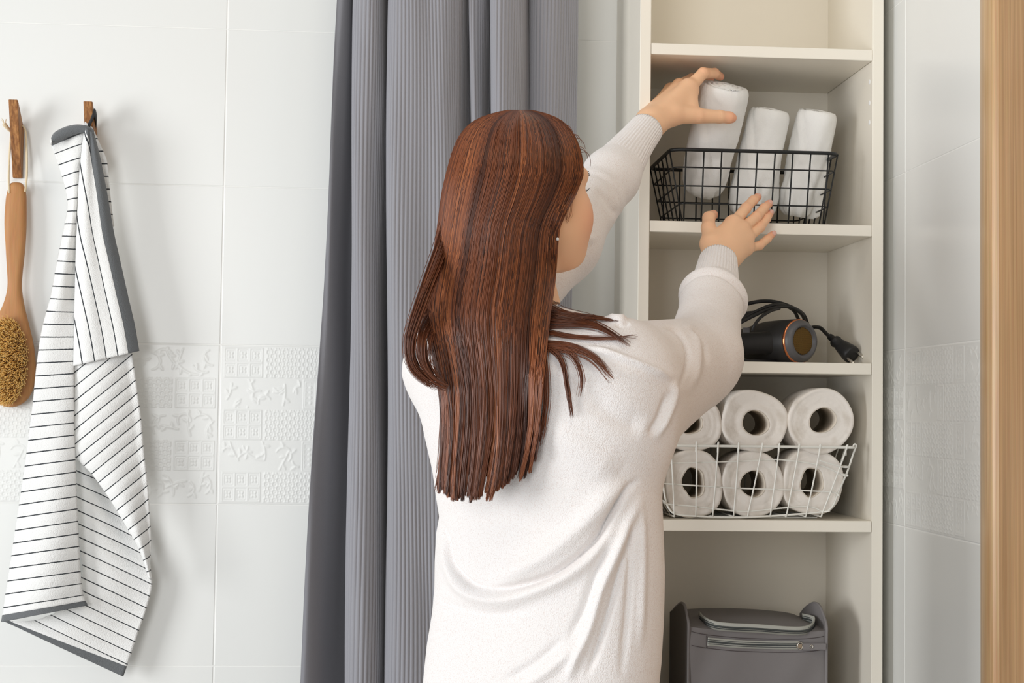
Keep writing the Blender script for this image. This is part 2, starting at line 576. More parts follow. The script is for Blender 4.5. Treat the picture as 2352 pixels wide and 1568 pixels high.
def tile_mesh(w, h):
    key = (round(w, 4), round(h, 4))
    if key not in TILE_CACHE:
        b = 0.0009
        V = []
        for y, ins in ((0.0010, 0), (b * 0.5, 0), (0, b)):
            V += [(ins, y, ins), (w - ins, y, ins), (w - ins, y, h - ins), (ins, y, h - ins)]
        Fc = [(8, 9, 10, 11)]
        for r in (0, 4):
            for k in range(4):
                l = (k + 1) % 4
                Fc.append((r + k, r + l, r + 4 + l, r + 4 + k))
        TILE_CACHE[key] = mesh_data('tile', V, Fc, False, None, M_TILE)
    return TILE_CACHE[key]


def relief():
    """raised pattern of the decorated tile: rows of small flowers, ring lattice, vines and frames"""
    h = 0.0011
    W, H = TW - 2 * GR, TH - 2 * GZ
    us = np.arange(0, W + 1e-6, W / round(W / h)); vs = np.arange(0, H + 1e-6, H / round(H / h))
    U, Vv = np.meshgrid(us, vs, indexing='ij')
    Z = np.zeros_like(U)
    rng = np.random.default_rng(5)
    rh = (H - 0.006) / 5

    def ridge(d, w): return np.exp(-(d / w) ** 2)
    for r in range(5):
        v0 = 0.003 + r * rh + 0.0012; v1 = v0 + rh - 0.0024
        if r % 2 == 0: seq = [('fl', .006, .072), ('la', .076, .208), ('fr', .214, .250), ('vi', .254, W - .006)]
        else: seq = [('vi', .006, .138), ('fr', .142, .168), ('la', .172, .368), ('fl', .374, W - .006)]
        for kind, u0, u1 in seq:
            i0, i1 = np.searchsorted(us, [u0, u1]); j0, j1 = np.searchsorted(vs, [v0, v1])
            u = U[i0:i1, j0:j1]; v = Vv[i0:i1, j0:j1]
            if kind == 'fl':
                cw, ch = (u1 - u0) / 3, (v1 - v0) / 2
                p = ((u - u0) / cw % 1) * 2 - 1; q = ((v - v0) / ch % 1) * 2 - 1
                mx = np.maximum(abs(p), abs(q))
                z = ridge(mx - .92, .09) + .7 * ridge(mx - .66, .06)
                rr = np.hypot(p, q); an = np.arctan2(q, p)
                z += .9 * smoothstep(.06, -.06, rr - .52 * np.abs(np.sin(2 * an))) * smoothstep(.1, .2, rr)
            elif kind == 'la':
                g = 0.0138
                z = 0
                for ox, oy in ((0, 0), (g / 2, g / 2)):
                    a = (u - u0 + ox) % g - g / 2; b = (v - v0 + oy) % g - g / 2
                    d = np.hypot(a, b)
                    z = np.maximum(z, ridge(d - .0046, .0012)); z = np.maximum(z, .7 * ridge(d, .0012))
            elif kind == 'fr':
                e = np.minimum(np.minimum(u - u0, u1 - u), np.minimum(v - v0, v1 - v))
                z = ridge(e - .0012, .0009) + .7 * ridge(e - .0042, .0008)
                a = (u - u0) % .009 - .0045; b = (v - v0) % .009 - .0045
                z += .7 * smoothstep(.0035, .0025, abs(a) + abs(b)) * (e > .006)
            else:
                pts = []
                n = int((u1 - u0) / .016)
                for k in range(n):
                    cx = u0 + (k + .5 + rng.uniform(-.3, .3)) * (u1 - u0) / n; cy = v0 + rng.uniform(.25, .75) * (v1 - v0)
                    a0 = rng.uniform(0, 6.28); L = rng.uniform(.025, .05); cv = rng.uniform(-90, 90)
                    t = np.linspace(-.5, .5, 22) * L
                    aa = a0 + cv * t
                    x = cx + np.cumsum(np.cos(aa)) * L / 22 - np.cos(a0) * L / 2; y = cy + np.cumsum(np.sin(aa)) * L / 22 - np.sin(a0) * L / 2
                    pts.append((x, y, 0.0013 + .0006 * np.cos(t / L * 3.1)))
                    for s in (0.3, .7):
                        i = int(s * 21)
                        tt = np.linspace(0, .011, 8); da = aa[i] + rng.choice([-1, 1]) * 1.0
                        pts.append((x[i] + np.cos(da) * tt, y[i] + np.sin(da) * tt, .0022 * np.sin(np.linspace(.3, 3, 8)) + .0004))
                z = np.zeros_like(u)
                for x, y, w in pts:
                    for k in range(len(x)):
                        z = np.maximum(z, np.exp(-((u - x[k]) ** 2 + (v - y[k]) ** 2) / w[k] ** 2))
                e = np.minimum(v - v0, v1 - v)
                z *= smoothstep(0, .002, e)
            Z[i0:i1, j0:j1] = np.clip(z, 0, 1.2)
    Y = -0.00065 * Z
    edge = np.minimum(np.minimum(U, W - U), np.minimum(Vv, H - Vv))
    Y = Y + 0.0009 * (1 - smoothstep(0, .0012, edge))
    V = np.stack([U, Y, H - Vv], -1).reshape(-1, 3)
    Fc = grid_faces(len(us), len(vs))[:, ::-1]
    return mesh_data('relief_tile', V, Fc, True, None, M_TILE)


RELIEF = relief()


def put_tile(me, name, parent, x, y, z, rz):
    o = bpy.data.objects.new(name, me); COL.objects.link(o); o.parent = parent
    o.matrix_local = Matrix.Translation(Vector((x, y, z)) - parent.location) @ Matrix.Rotation(rz, 4, 'Z')
    return o


def spans(g0, step, lo, hi):
    k0 = math.floor((lo - g0) / step)
    out = []
    x = g0 + k0 * step
    while x < hi - 1e-6:
        a, b = max(x, lo), min(x + step, hi)
        if b - a > 0.012: out.append((a, b))
        x += step
    return out


ROWS = spans(TZ, TH, FLOOR_Z, CEIL_Z)
for (z0, z1) in ROWS:
    deco = abs(z1 - (TZ - 2 * TH)) < 0.01
    for (x0, x1) in spans(TX, TW, WX0, RX):
        if deco and (x1 - x0) > TW - 0.01 and x0 < 0.3:
            put_tile(RELIEF, 'relief_tile', wall_back, x0 + GR, 0, z0 + GZ, 0)
        else:
            put_tile(tile_mesh(x1 - x0 - 2 * GR, z1 - z0 - 2 * GZ), 'tile', wall_back, x0 + GR, 0, z0 + GZ, 0)
for (z0, z1) in spans(TZR, THR, FLOOR_Z, CEIL_Z):
    deco = abs(z1 - (TZR - 2 * THR)) < 0.01
    # tile local +x runs towards the camera, its face looks to -x
    for (s0, s1) in spans(-RYG, TW, 0.0, -RY0):
        rot = -math.pi / 2
        if deco and (s1 - s0) > TW - 0.01 and s0 < 0.9:
            o = put_tile(RELIEF, 'relief_tile', wall_right, RX, -s0 - GR, z0 + GZ, rot)
            o.scale = (1, 1, THR / TH)
        elif deco and s0 < 0.1:
            # the cut relief tile in the corner is the end of a whole one: the rest lies behind the back wall
            o = put_tile(RELIEF, 'relief_tile', wall_right, RX, TW - s1 - GR, z0 + GZ, rot)
            o.scale = (1, 1, THR / TH)
        else:
            put_tile(tile_mesh(s1 - s0 - 2 * GR, z1 - z0 - 2 * GZ), 'tile', wall_right, RX, -s0 - GR, z0 + GZ, rot)

# door casing on the right wall, nearer to the camera
def casing():
    # profile in (x towards room, y) of a moulded casing board
    w = 0.078
    prof = []
    for t in np.linspace(0, 1, 25):
        d = 0.010 + 0.012 * math.sin(min(t / 0.75, 1.0) * math.pi / 2) if t < 0.9 else 0.022 - 0.010 * ((t - 0.9) / 0.1) ** 2
        prof.append((RX - d, CASY - t * w))
    prof = [(RX, CASY)] + prof + [(RX, CASY - w)]
    n = len(prof)
    V = [(x, y, z) for z in (FLOOR_Z, CEIL_Z) for x, y in prof]
    Fc = [(k, (k + 1) % n, n + (k + 1) % n, n + k) for k in range(n)] + [tuple(range(n))[::-1], tuple(range(n, 2 * n))]
    return np.array(V), Fc


# depth at which the casing's far edge (22 mm proud of the wall) stands at photograph column 2251
for _y in np.arange(-0.4, -1.2, -0.002):
    if to_px(np.array([[RX - 0.010, _y, 0.0]]))[0][0] >= 2251:
        CASY = float(_y); break
trim = mk('trim_1', *casing(), M_OAK, smooth=False)
setp(trim, 'light oak door casing at the right edge', None, kind='structure')
door = mk('door_1', *box((RX - 0.016, CASY - 0.079 - 0.62, FLOOR_Z), (RX + 0.0019, CASY - 0.0795, CEIL_Z)), M_OAK2, smooth=False)
setp(door, 'brown oak door beyond the casing', None, kind='structure')

# ------------------------------------------------------------------ cabinet
D, SX, T, CW = 0.26364, 0.58284, 0.01785, 0.40
ZS = [0.5925, 0.30585, 0.08246, -0.17044, -0.515]
cab = thing('shelf_cabinet', (SX + CW / 2, -D / 2, FLOOR_Z), 'tall narrow open cream shelf cabinet against the tiled walls', 'cabinet')
for nm, x in (('side_panel', SX), ('side_panel', SX + CW - T)):
    bevel(mk(nm, *box((x, -D, FLOOR_Z), (x + T, -0.0008, 1.02)), M_CREAM_EDGE, cab, False), 0.0008, 1)
mk('back_panel', *box((SX + T, -0.0045, FLOOR_Z + 0.02), (SX + CW - T, -0.001, 1.0)), M_CREAM, cab, False)
for z in ZS + [-0.87]:
    s = mk('shelf', *box((SX + T + 0.0006, -D + 0.0004, z - T), (SX + CW - T - 0.0008, -0.0048, z)), M_CREAM_EDGE, cab, False)
    bevel(s, 0.0007, 1)
mk('top_panel', *box((SX + T, -D, 1.0 - T), (SX + CW - T, -0.005, 1.0)), M_CREAM_EDGE, cab, False)
for py in (188, 236, 281):
    c = at(1990, py, -0.246); c[0] = SX + CW - T
    mk('hole_cap', *lathe(c + np.array([0.0002, 0, 0]), (-1, 0, 0), [(0, .0042), (.0006, .004), (.0009, .003), (.0009, 0)], 14), M_TAG, cab)


# ------------------------------------------------------------------ curtain
def curtain():
    top = [(777, -.150), (790, -.146), (806, -.128), (824, -.098), (834, -.088), (826, -.120), (816, -.160), (824, -.186), (848, -.190), (872, -.166), (896, -.110), (906, -.098), (902, -.130), (894, -.180),
           (906, -.208), (940, -.212), (980, -.205), (1020, -.204), (1050, -.180), (1078, -.125), (1090, -.105), (1088, -.135), (1081, -.170), (1090, -.182), (1106, -.172), (1124, -.135), (1138, -.115), (1140, -.14), (1131, -.178),
           (1140, -.205), (1165, -.205), (1192, -.180), (1208, -.135), (1218, -.118), (1222, -.138), (1240, -.160), (1270, -.160), (1300, -.142), (1324, -.118)]
    bot = [(690, -.165), (704, -.165), (730, -.150), (775, -.110), (808, -.094), (806, -.120), (796, -.165), (806, -.190), (835, -.195), (866, -.172), (892, -.115), (904, -.100), (900, -.130), (889, -.182),
           (902, -.208), (940, -.213), (985, -.205), (1030, -.200), (1060, -.178), (1085, -.125), (1098, -.105), (1096, -.135), (1088, -.170), (1096, -.182), (1110, -.172), (1126, -.135), (1138, -.115), (1138, -.14), (1126, -.178),
           (1134, -.205), (1160, -.205), (1186, -.180), (1200, -.135), (1210, -.118), (1214, -.138), (1232, -.160), (1258, -.160), (1284, -.142), (1302, -.118)]
    N, M_ = 2000, 8000
    A = spline([at(x, 0, y) for x, y in top], M_)
    B = spline([at(x, 1568, y) for x, y in bot], M_)
    knots = np.linspace(0, len(top) - 1, M_)
    arc = np.concatenate([[0], np.cumsum(np.linalg.norm(np.diff(A, axis=0), axis=1) + np.linalg.norm(np.diff(B, axis=0), axis=1))])
    pick = np.interp(np.linspace(0, arc[-1], N), arc, np.arange(M_))
    A, B = (np.stack([np.interp(pick, np.arange(M_), Q[:, k]) for k in range(3)], -1) for Q in (A, B))
    knots = np.interp(pick, np.arange(M_), knots)
    L = np.concatenate([[0], np.cumsum(np.linalg.norm(np.diff(A[:, :2], axis=0), axis=1))])
    rib_on = smoothstep(4.5, 5.5, knots)
    z_hi, z_lo = 0.98, -1.22
    rows = 38
    zs = np.linspace(z_hi, z_lo, rows)
    V = []
    for z in zs:
        t = (A[:, 2] - z) / (A[:, 2] - B[:, 2])
        t = t[:, None] if t.ndim == 1 else t
        P = A + (B - A) * t
        P[:, 2] = z
        # slow sway of the folds
        P[:, 1] += 0.004 * np.sin(z * 5.0 + knots * 0.7) + 0.0025 * np.sin(z * 11 + knots * 1.9)
        P[:, 0] += 0.0022 * np.sin(z * 7.0 + knots * 1.1)
        tg = np.gradient(P[:, :2], axis=0); tg /= np.linalg.norm(tg, axis=1)[:, None] + 1e-9
        nrm = np.stack([tg[:, 1], -tg[:, 0]], -1)
        ph = np.abs(np.sin(math.pi * L / 0.0060))
        P[:, :2] += nrm * (0.0023 * (ph ** 0.7) * rib_on)[:, None]
        V.append(P)
    V = np.vstack(V)
    o = mk('curtain', V, grid_faces(rows, N), M_CURTAIN)
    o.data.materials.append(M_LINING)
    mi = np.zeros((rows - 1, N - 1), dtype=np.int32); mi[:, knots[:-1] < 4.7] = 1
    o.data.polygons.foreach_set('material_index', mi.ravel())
    sm = o.modifiers.new('thickness', 'SOLIDIFY'); sm.thickness = 0.0012; sm.offset = 1
    return o


cu = curtain()
setp(cu, 'grey ribbed fabric shower curtain hanging in deep folds behind the woman', 'curtain')
rod = thing('curtain_rod', (0.3, -.15, 0.985), 'metal curtain rod above the grey curtain', 'rod')
mk('rod', *tube([(-0.35, -.15, 0.995), (0.60, -.15, 0.995)], 0.011, 12), M_RODM, rod)
mk('bracket', *tube([(-0.34, -.15, 0.995), (-0.34, 0.001, 0.995)], 0.008, 10), M_RODM, rod)
mk('bracket', *tube([(0.59, -.15, 0.995), (0.59, 0.001, 0.995)], 0.008, 10), M_RODM, rod)


# ------------------------------------------------------------------ hooks
def wall_hook(pts_top, label):
    (xt, yt), (xm, ym), (xb, yb) = pts_top       # top front left, wall bend, bottom (pixels)
    w = 0.0150
    A = at(xt, yt, -0.052); Bp = at(xm, ym, 0.0); Cb = at(xb, yb, -0.0005)
    x0 = A[0]
    zt, zm, zb = A[2], Bp[2], Cb[2]
    prof = [(-0.052, zt), (-0.046, zt + 0.0004), (-0.0004, zm), (-0.0004, zb), (-0.010, zb)]
    n = len(prof)
    V = [(x0 + k * w, y, z) for k in (0, 1) for y, z in prof]
    Fc = [tuple(range(n)), tuple(range(n, 2 * n))[::-1]] + [(k, n + k, n + (k + 1) % n, (k + 1) % n) for k in range(n)]
    o = mk('wall_hook', np.array(V), Fc, M_TEAK, smooth=False)
    bevel(o, 0.0012, 2)
    setp(o, label, 'hook', 'teak wall hooks')
    return x0, zm


hx1, hz1 = wall_hook(((19, 228), (58, 297), (54, 410)), 'faceted dark wooden wall hook carrying the bath brush')
hx2, hz2 = wall_hook(((191, 232), (229, 303), (226, 414)), 'faceted dark wooden wall hook carrying the striped towel')


# ------------------------------------------------------------------ bath brush
def brush():
    root = thing('bath_brush', at(36, 640, -0.03), 'long beech wood bath brush with tan bristles hanging by a cord', 'brush')
    rows = [(419, 32, 44), (421, 26, 51), (427, 22, 55), (435, 19, 58.5), (450, 15, 60.5), (466, 13, 61), (511, 10.5, 61), (562, 13, 58.5), (613, 16, 53), (649, 18, 50), (675, 15, 51.5), (705, 5, 57), (741, -14, 66),
            (792, -37, 78), (843, -44, 83), (884, -38, 79), (910, -22, 68), (925, -6, 54), (933, 10, 38), (935, 18, 28)]
    R = spline(rows, 70)
    seg = 20
    a = np.linspace(0, 2 * math.pi, seg, endpoint=False)
    V = []
    for y, l, r in R:
        yy = -0.020 - 0.006 * math.sin((y - 419) / 516 * math.pi)
        c = at((l + r) / 2, y, yy); hw = at(r, y, yy)[0] - c[0]
        th = min(0.0095, hw * 0.8)
        ca, sa = np.cos(a), np.sin(a)
        V.append(np.stack([c[0] + hw * np.sign(ca) * abs(ca) ** .75, c[1] + th * np.sign(sa) * abs(sa) ** .75, np.full(seg, c[2])], -1))
    V = np.vstack(V)
    Fc = [tuple(q[::-1]) for q in grid_faces(len(R), seg, True)] + [tuple(range(seg)), tuple(range((len(R) - 1) * seg, len(R) * seg))[::-1]]
    mk('handle', V, Fc, M_BEECH, root)
    # bristles
    parts = []
    for k in range(3000):
        rr = math.sqrt(random.random()); an = random.random() * 6.283
        ux, uz = rr * math.cos(an), rr * math.sin(an)
        p = at(17 + 47 * ux, 829 + 97 * uz, -0.034)
        ln = 0.026 + random.uniform(-.004, .002) - 0.005 * rr ** 3
        d = np.array([0.22 * ux + random.gauss(0, .09), -1, -0.22 * uz + random.gauss(0, .09) - .05]); d /= np.linalg.norm(d)
        m = p + d * ln * .55; e = p + d * ln + np.array([random.gauss(0, .0009), 0, random.gauss(0, .0009)])
        r = 0.00050
        ring = np.array([[1, 0, 0], [-.5, 0, .866], [-.5, 0, -.866]]) * r
        parts.append((np.vstack([p + ring, m + ring, e + ring * .6]),
                      [(0, 1, 4, 3), (1, 2, 5, 4), (2, 0, 3, 5), (3, 4, 7, 6), (4, 5, 8, 7), (5, 3, 6, 8), (6, 7, 8)]))
    b = mk('bristles', *join(parts), M_BRISTLE, root)
    b['kind'] = 'stuff'; b['label'] = 'dense tan natural bristles'
    # cord: loop over the hook's notch through the handle top
    P = [at(21, 444, -.030), at(20, 400, -.026), at(23, 340, -.022), at(27, 300, -.014), (hx1 + .003, -.012, hz1 + .004), (hx1 + .012, -.012, hz1 + .005), at(58, 300, -.012), at(61, 340, -.016), at(61.5, 400, -.022), at(58, 440, -.030)]
    mk('cord', *tube(spline(P, 60), 0.0018, 8), M_ROPE, root)
    K = [at(27, 303, -.016), at(20, 297, -.022), at(13, 289, -.028), at(9, 284, -.030)]
    mk('cord_knot', *tube(spline(K, 14), np.linspace(.0024, .0040, 14), 8), M_ROPE, root)
    for k in range(9):
        dx = random.uniform(-6, 7); dy = random.uniform(-9, -3)
        mk('frayed_end', *tube(spline([at(10, 286, -.030), at(9 + dx * .5, 282 + dy * .5, -.031), at(8 + dx, 280 + dy, -.030)], 6), 0.00035, 4), M_ROPE, root)


brush()


# ------------------------------------------------------------------ striped towel
def striped_towel():
    root = thing('striped_towel', at(205, 1550, -0.05), 'white terry towel with thin charcoal stripes and grey hems on the wall hook', 'towel')
    P_all = []

    def patch(rows, nu, nv, yfun, stripes, hemf, puff=0.0018):
        """rows: list of (xl,yl,xr,yr); u left to right; v down"""
        R = spline(rows, nv)
        u = np.linspace(0, 1, nu)
        V, st, he = [], [], []
        for j in range(nv):
            v = j / (nv - 1)
            xl, yl, xr, yr = R[j]
            for i in range(nu):
                px_, py_ = xl + (xr - xl) * u[i], yl + (yr - yl) * u[i]
                s = stripes(u[i], v, px_, py_, R[j]); h = hemf(u[i], v, px_, R[j])
                Y = yfun(u[i], v) - (0 if h > .5 else puff * abs(math.sin(math.pi * s)))
                V.append(at(xl + (xr - xl) * u[i], yl + (yr - yl) * u[i], Y)); st.append(s); he.append(h)
        P_all.append((np.array(V), grid_faces(nv, nu), st, he))
    # A: long left fall
    A = [(116, 326, 200, 288), (128, 360, 196, 336), (142, 400, 188, 384), (153, 440, 184, 430), (157, 475, 181, 472), (149, 520, 180, 519), (140, 565, 177, 566), (129, 620, 174, 622), (118, 680, 172, 682), (107, 720, 171, 722), (95, 770, 170, 770),
         (84, 850, 169, 845), (76, 930, 169, 922), (66, 1010, 170, 998), (55, 1090, 173, 1074), (43, 1170, 176, 1150), (31, 1250, 180, 1228), (19, 1330, 184, 1308), (10, 1390, 190, 1362), (4, 1428, 201, 1390)]
    patch(A, 26, 340, lambda u, v: -0.052 - 0.022 * math.sin(math.pi * min(1, u * .9 + .05)) * (0.35 + 0.65 * v) - .012 * v + 0.004 * math.sin(9 * v + 5 * u),
          lambda u, v, x, y, r: (r[1] + r[3]) / 2 / 28.9 + .2, lambda u, v, x, r: 1.0 if (v > 0.974 or v < 0.016) else 0.0)
    # B: flap folded over on the right, stripes running down
    B = [(196, 292, 214, 306), (190, 340, 226, 352), (184, 400, 238, 410), (180, 470, 249, 470), (177, 540, 260, 534), (175, 610, 275, 600), (173, 690, 292, 676), (171, 770, 308, 744), (170, 840, 319, 806)]
    patch(B, 60, 110, lambda u, v: -0.066 - 0.014 * math.sin(math.pi * u) - .004 * math.sin(u * 9),
          lambda u, v, x, y, r: (r[2] - x + 6) / 27.0, lambda u, v, x, r: min(1.0, max(0.0, .5 + (17 + 8 * min(1, v * 2) - (r[2] - x)) / 8)), .0012)
    # C: under B, diagonal stripes
    C = [(171, 770, 298, 770), (170, 830, 306, 830), (170, 900, 316, 900), (170, 970, 325, 970), (172, 1040, 331, 1040), (214, 1090, 338, 1100), (250, 1140, 343, 1170), (290, 1205, 347, 1240), (322, 1262, 345, 1290), (343, 1325, 347, 1332)]
    patch(C, 36, 170, lambda u, v: -0.052 - 0.016 * math.sin(math.pi * min(1, u + .1)) - .006 * v,
          lambda u, v, x, y, r: (y + .82 * (x - 170)) / 33.0, lambda u, v, x, r: 0.0)
    # D: innermost lower layer
    Dr = [(168, 1010, 196, 1016), (172, 1060, 232, 1092), (176, 1120, 262, 1152), (180, 1190, 298, 1216), (184, 1260, 336, 1290), (188, 1320, 349, 1340), (150, 1390, 336, 1398), (96, 1420, 318, 1450), (48, 1428, 300, 1505), (4, 1424, 283, 1553)]
    patch(Dr, 44, 170, lambda u, v: -0.036 - 0.006 * math.sin(5 * u) - .004 * v,
          lambda u, v, x, y, r: (y - .47 * (x - 175)) / 30.0, lambda u, v, x, r: 1.0 if v > 0.945 else 0.0)
    # E: sliver of the towel behind B near the top
    E = [(200, 285, 212, 292), (204, 320, 233, 338), (206, 370, 246, 372), (210, 420, 250, 416), (220, 480, 256, 470), (232, 520, 262, 520)]
    patch(E, 10, 50, lambda u, v: -0.050, lambda u, v, x, y, r: y / 29.0, lambda u, v, x, r: 0.0)
    # top hem roll
    H = [(115, 330, 118, 322), (132, 326, 126, 306), (160, 312, 150, 293), (186, 304, 176, 288), (206, 304, 200, 291), (216, 318, 215, 300)]
    patch(H, 6, 40, lambda u, v: -0.070 - .006 * math.sin(math.pi * u), lambda u, v, x, y, r: .5, lambda u, v, x, r: 0.0 if v < .05 else 1.0)
    V, Fc, st, he, n = [], [], [], [], 0
    for v, f, s, h in P_all:
        V.append(v); Fc.append(f + n); st += s; he += h; n += len(v)
    o = mk('cloth', np.vstack(V), np.vstack(Fc), M_STRIPE, root)
    point_attr(o, 'stripe', st); point_attr(o, 'hem', he)
    sm = o.modifiers.new('thickness', 'SOLIDIFY'); sm.thickness = 0.0035; sm.offset = 0
    # hanging loop over the hook and its label
    L = [at(196, 300, -.056), at(204, 288, -.060), at(213, 270, -.058), at(218, 258, -.050), at(222, 272, -.026), (hx2 + .014, -.012, hz2 + .008), (hx2 + .004, -.014, hz2 + .008), at(197, 286, -.03), at(194, 296, -.05)]
    P = spline(L, 40)
    w = np.array([0, 0, 1.]) * 0.0065
    V = np.vstack([P - w, P + w]); nP = len(P)
    lo = mk('hanging_loop', V, [(i, i + 1, nP + i + 1, nP + i) for i in range(nP - 1)], M_LOOP, root)
    s2 = lo.modifiers.new('thickness', 'SOLIDIFY'); s2.thickness = 0.0015
    q = [at(191, 294, -.064), at(203, 300, -.066), at(201, 284, -.066), at(195, 279, -.064)]
    tg = mk('label_tag', np.array(q), [(0, 1, 2, 3)], M_TAG, root)
    s3 = tg.modifiers.new('thickness', 'SOLIDIFY'); s3.thickness = 0.0008


striped_towel()


# ------------------------------------------------------------------ wire baskets
def wire(root, P, r, m, name='wire', seg=6, closed=False):
    return mk(name, *tube(P, r, seg, closed), m, root)


def round_rect(x0, x1, y0, y1, z, r, n=5):
    P = []
    for cx, cy, a0 in ((x1 - r, y1 - r, 0), (x0 + r, y1 - r, 90), (x0 + r, y0 + r, 180), (x1 - r, y0 + r, 270)):
        for k in range(n + 1):
            a = math.radians(a0 + 90 * k / n)
            P.append((cx + r * math.cos(a), cy + r * math.sin(a), z))
    return np.array(P)


def black_basket():
    zb = ZS[1] + 0.0016
    root = thing('wire_basket', (0.78, -.15, ZS[1]), 'black coated wire basket holding the rolled white towels', 'basket', 'wire storage baskets')
    zr = at(1735, 348, -.250)[2]
    xl, xr = at(1541, 345, -.250)[0], at(1926, 353, -.250)[0]
    bl, br = at(1570, 505, -.242)[0], at(1894, 512, -.242)[0]
    yf, yb, bf, bb = -.252, -.046, -.244, -.058
    wire(root, round_rect(xl, xr, yf, yb, zr, .018), .0030, M_BLACKW, 'rim', 10, True)

    def lev(t, ins=.0):
        z = zr + (zb - zr) * t
        return (xl + (bl - xl) * t, xr + (br - xr) * t, yf + (bf - yf) * t, yb + (bb - yb) * t, z)
    for t in (.245, .50, .745):
        a, b, c, d, z = lev(t)
        wire(root, round_rect(a, b, c, d, z, .012), .0013, M_BLACKW, closed=True)
    a, b, c, d, z = lev(1.0)
    wire(root, round_rect(a, b, c, d, z, .010), .0015, M_BLACKW, 'base_wire', closed=True)
    for k in range(9):
        s = k / 8
        X0 = at(1576 + 327 * s, 350, yf)[0]; X1 = at(1570 + 320 * s, 508, bf)[0]
        wire(root, [(X0, yf - .001, zr), ((X0 + X1) / 2, (yf + bf) / 2 - .001, (zr + zb) / 2), (X1, bf - .001, zb)], .0013, M_BLACKW)
        wire(root, [(X0, yb + .001, zr), (X1, bb + .001, zb)], .0013, M_BLACKW)
    for k in range(6):
        s = (k + .25) / 5.5
        y0 = yf + (yb - yf) * s; y1 = bf + (bb - bf) * s
        wire(root, [(xl - .001, y0, zr), (bl - .001, y1, zb)], .0013, M_BLACKW)
        wire(root, [(xr + .001, y0, zr), (br + .001, y1, zb)], .0013, M_BLACKW)
        wire(root, [(bl, y1, zb), (br, y1, zb)], .0011, M_BLACKW, 'base_wire')


black_basket()


def white_basket():
    zs = ZS[3]
    root = thing('wire_basket', (0.78, -.15, zs), 'bent white wire basket filled with toilet paper rolls', 'basket', 'wire storage baskets')
    yf, yb, bf, bb = -.262, -.050, -.252, -.065
    top_l, top_r = (1510, 1018), (1964, 1029)
    zt = at(1740, 1025, yf)[2]
    XL, XR = at(*top_l, yf)[0], at(*top_r, yf)[0]
    wire(root, round_rect(XL, XR, yf, yb, zt, .010), .0022, M_WHITEW, 'rim', 8, True)
    tops = [1541, 1600, 1650, 1697, 1751, 1790, 1836, 1884, 1945]
    bots = [1549, 1599, 1637, 1685, 1717, 1769, 1806, 1851, 1886]
    for a, b in zip(tops, bots):
        p0, p1 = at(a, 1020 + 9 * (a - 1540) / 425, yf - .0016), at(b, 1186, bf - .0016)
        p1[2] = max(p1[2], zs + .0018)
        m = (p0 + p1) / 2; m[1] -= .002
        hk = [p0 + np.array([0, .005, -.012]), p0 + np.array([0, .0042, .0005]), p0 + np.array([0, .0015, .003]), p0]
        wire(root, spline(hk + [m, p1], 24), .00135, M_WHITEW)
        q0, q1 = p0.copy(), p1.copy(); q0[1] = yb + .002; q1[1] = bb + .002
        wire(root, [q0, q1], .00135, M_WHITEW)
        wire(root, [p1, q1], .0012, M_WHITEW, 'base_wire')
    rows = [[(1516, 1056), (1524, 1063), (1600, 1062), (1700, 1059), (1755, 1056), (1800, 1056), (1880, 1067), (1925, 1085), (1942, 1093), (1944, 1090)],
            [(1517, 1108), (1526, 1110), (1600, 1115), (1700, 1121), (1800, 1124), (1880, 1128), (1914, 1130), (1923, 1134), (1924, 1138)],
            [(1524, 1150), (1531, 1157), (1590, 1162), (1640, 1168), (1700, 1174), (1735, 1173), (1780, 1168), (1840, 1163), (1868, 1165), (1890, 1174), (1905, 1172)]]
    for k, R in enumerate(rows):
        t = (k + 1) / 3.4
        Y = yf + (bf - yf) * t
        F = [at(x, y, Y) for x, y in R]
        l, r = F[0], F[-1]
        P = [(l[0] + .004, yb + .006, l[2])] + [(l[0], -.16, l[2])] + F + [(r[0] + .002, -.16, r[2]), (r[0] - .003, yb + .006, r[2])]
        wire(root, spline(P, 80), .0013, M_WHITEW)
    bcurve = [(1514, 1040), (1520, 1090), (1527, 1140), (1535, 1165), (1552, 1180), (1600, 1185), (1650, 1187), (1720, 1187), (1780, 1184), (1850, 1179), (1893, 1174), (1912, 1162), (1925, 1130), (1945, 1085), (1960, 1040), (1966, 1024), (1962, 1020), (1957, 1030)]
    for Yo, sc in ((bf - .001, 1), (bb + .004, 1)):
        P = []
        for x, y in bcurve:
            p = at(x, y, bf); p[2] = max(p[2], zs + .0016); p[1] = Yo
            P.append(p)
        wire(root, spline(P, 90), .0016, M_WHITEW, 'frame_wire')
    wire(root, spline([at(1882, 1057, yf - .002), at(1905, 1064, yf - .002), at(1935, 1072, yf), at(1947, 1071, yf + .01), (at(1947, 1071, yf)[0], -.12, at(1947, 1071, yf)[2])], 24), .0013, M_WHITEW)
    for k in range(4):
        y = bf + (bb - bf) * (k + 1) / 5
        a, b = at(1522, 1060, y), at(1950, 1060, y)
        wire(root, [(XL + .002, y, zt), (at(1528, 1150, bf)[0], y, at(1528, 1150, bf)[2]), (at(1552, 1182, bf)[0], y, zs + .0016), (at(1890, 1180, bf)[0], y, zs + .0016), (at(1914, 1160, bf)[0], y, at(1914, 1160, bf)[2]), (XR - .001, y, zt)], .0012, M_WHITEW, 'base_wire')


white_basket()


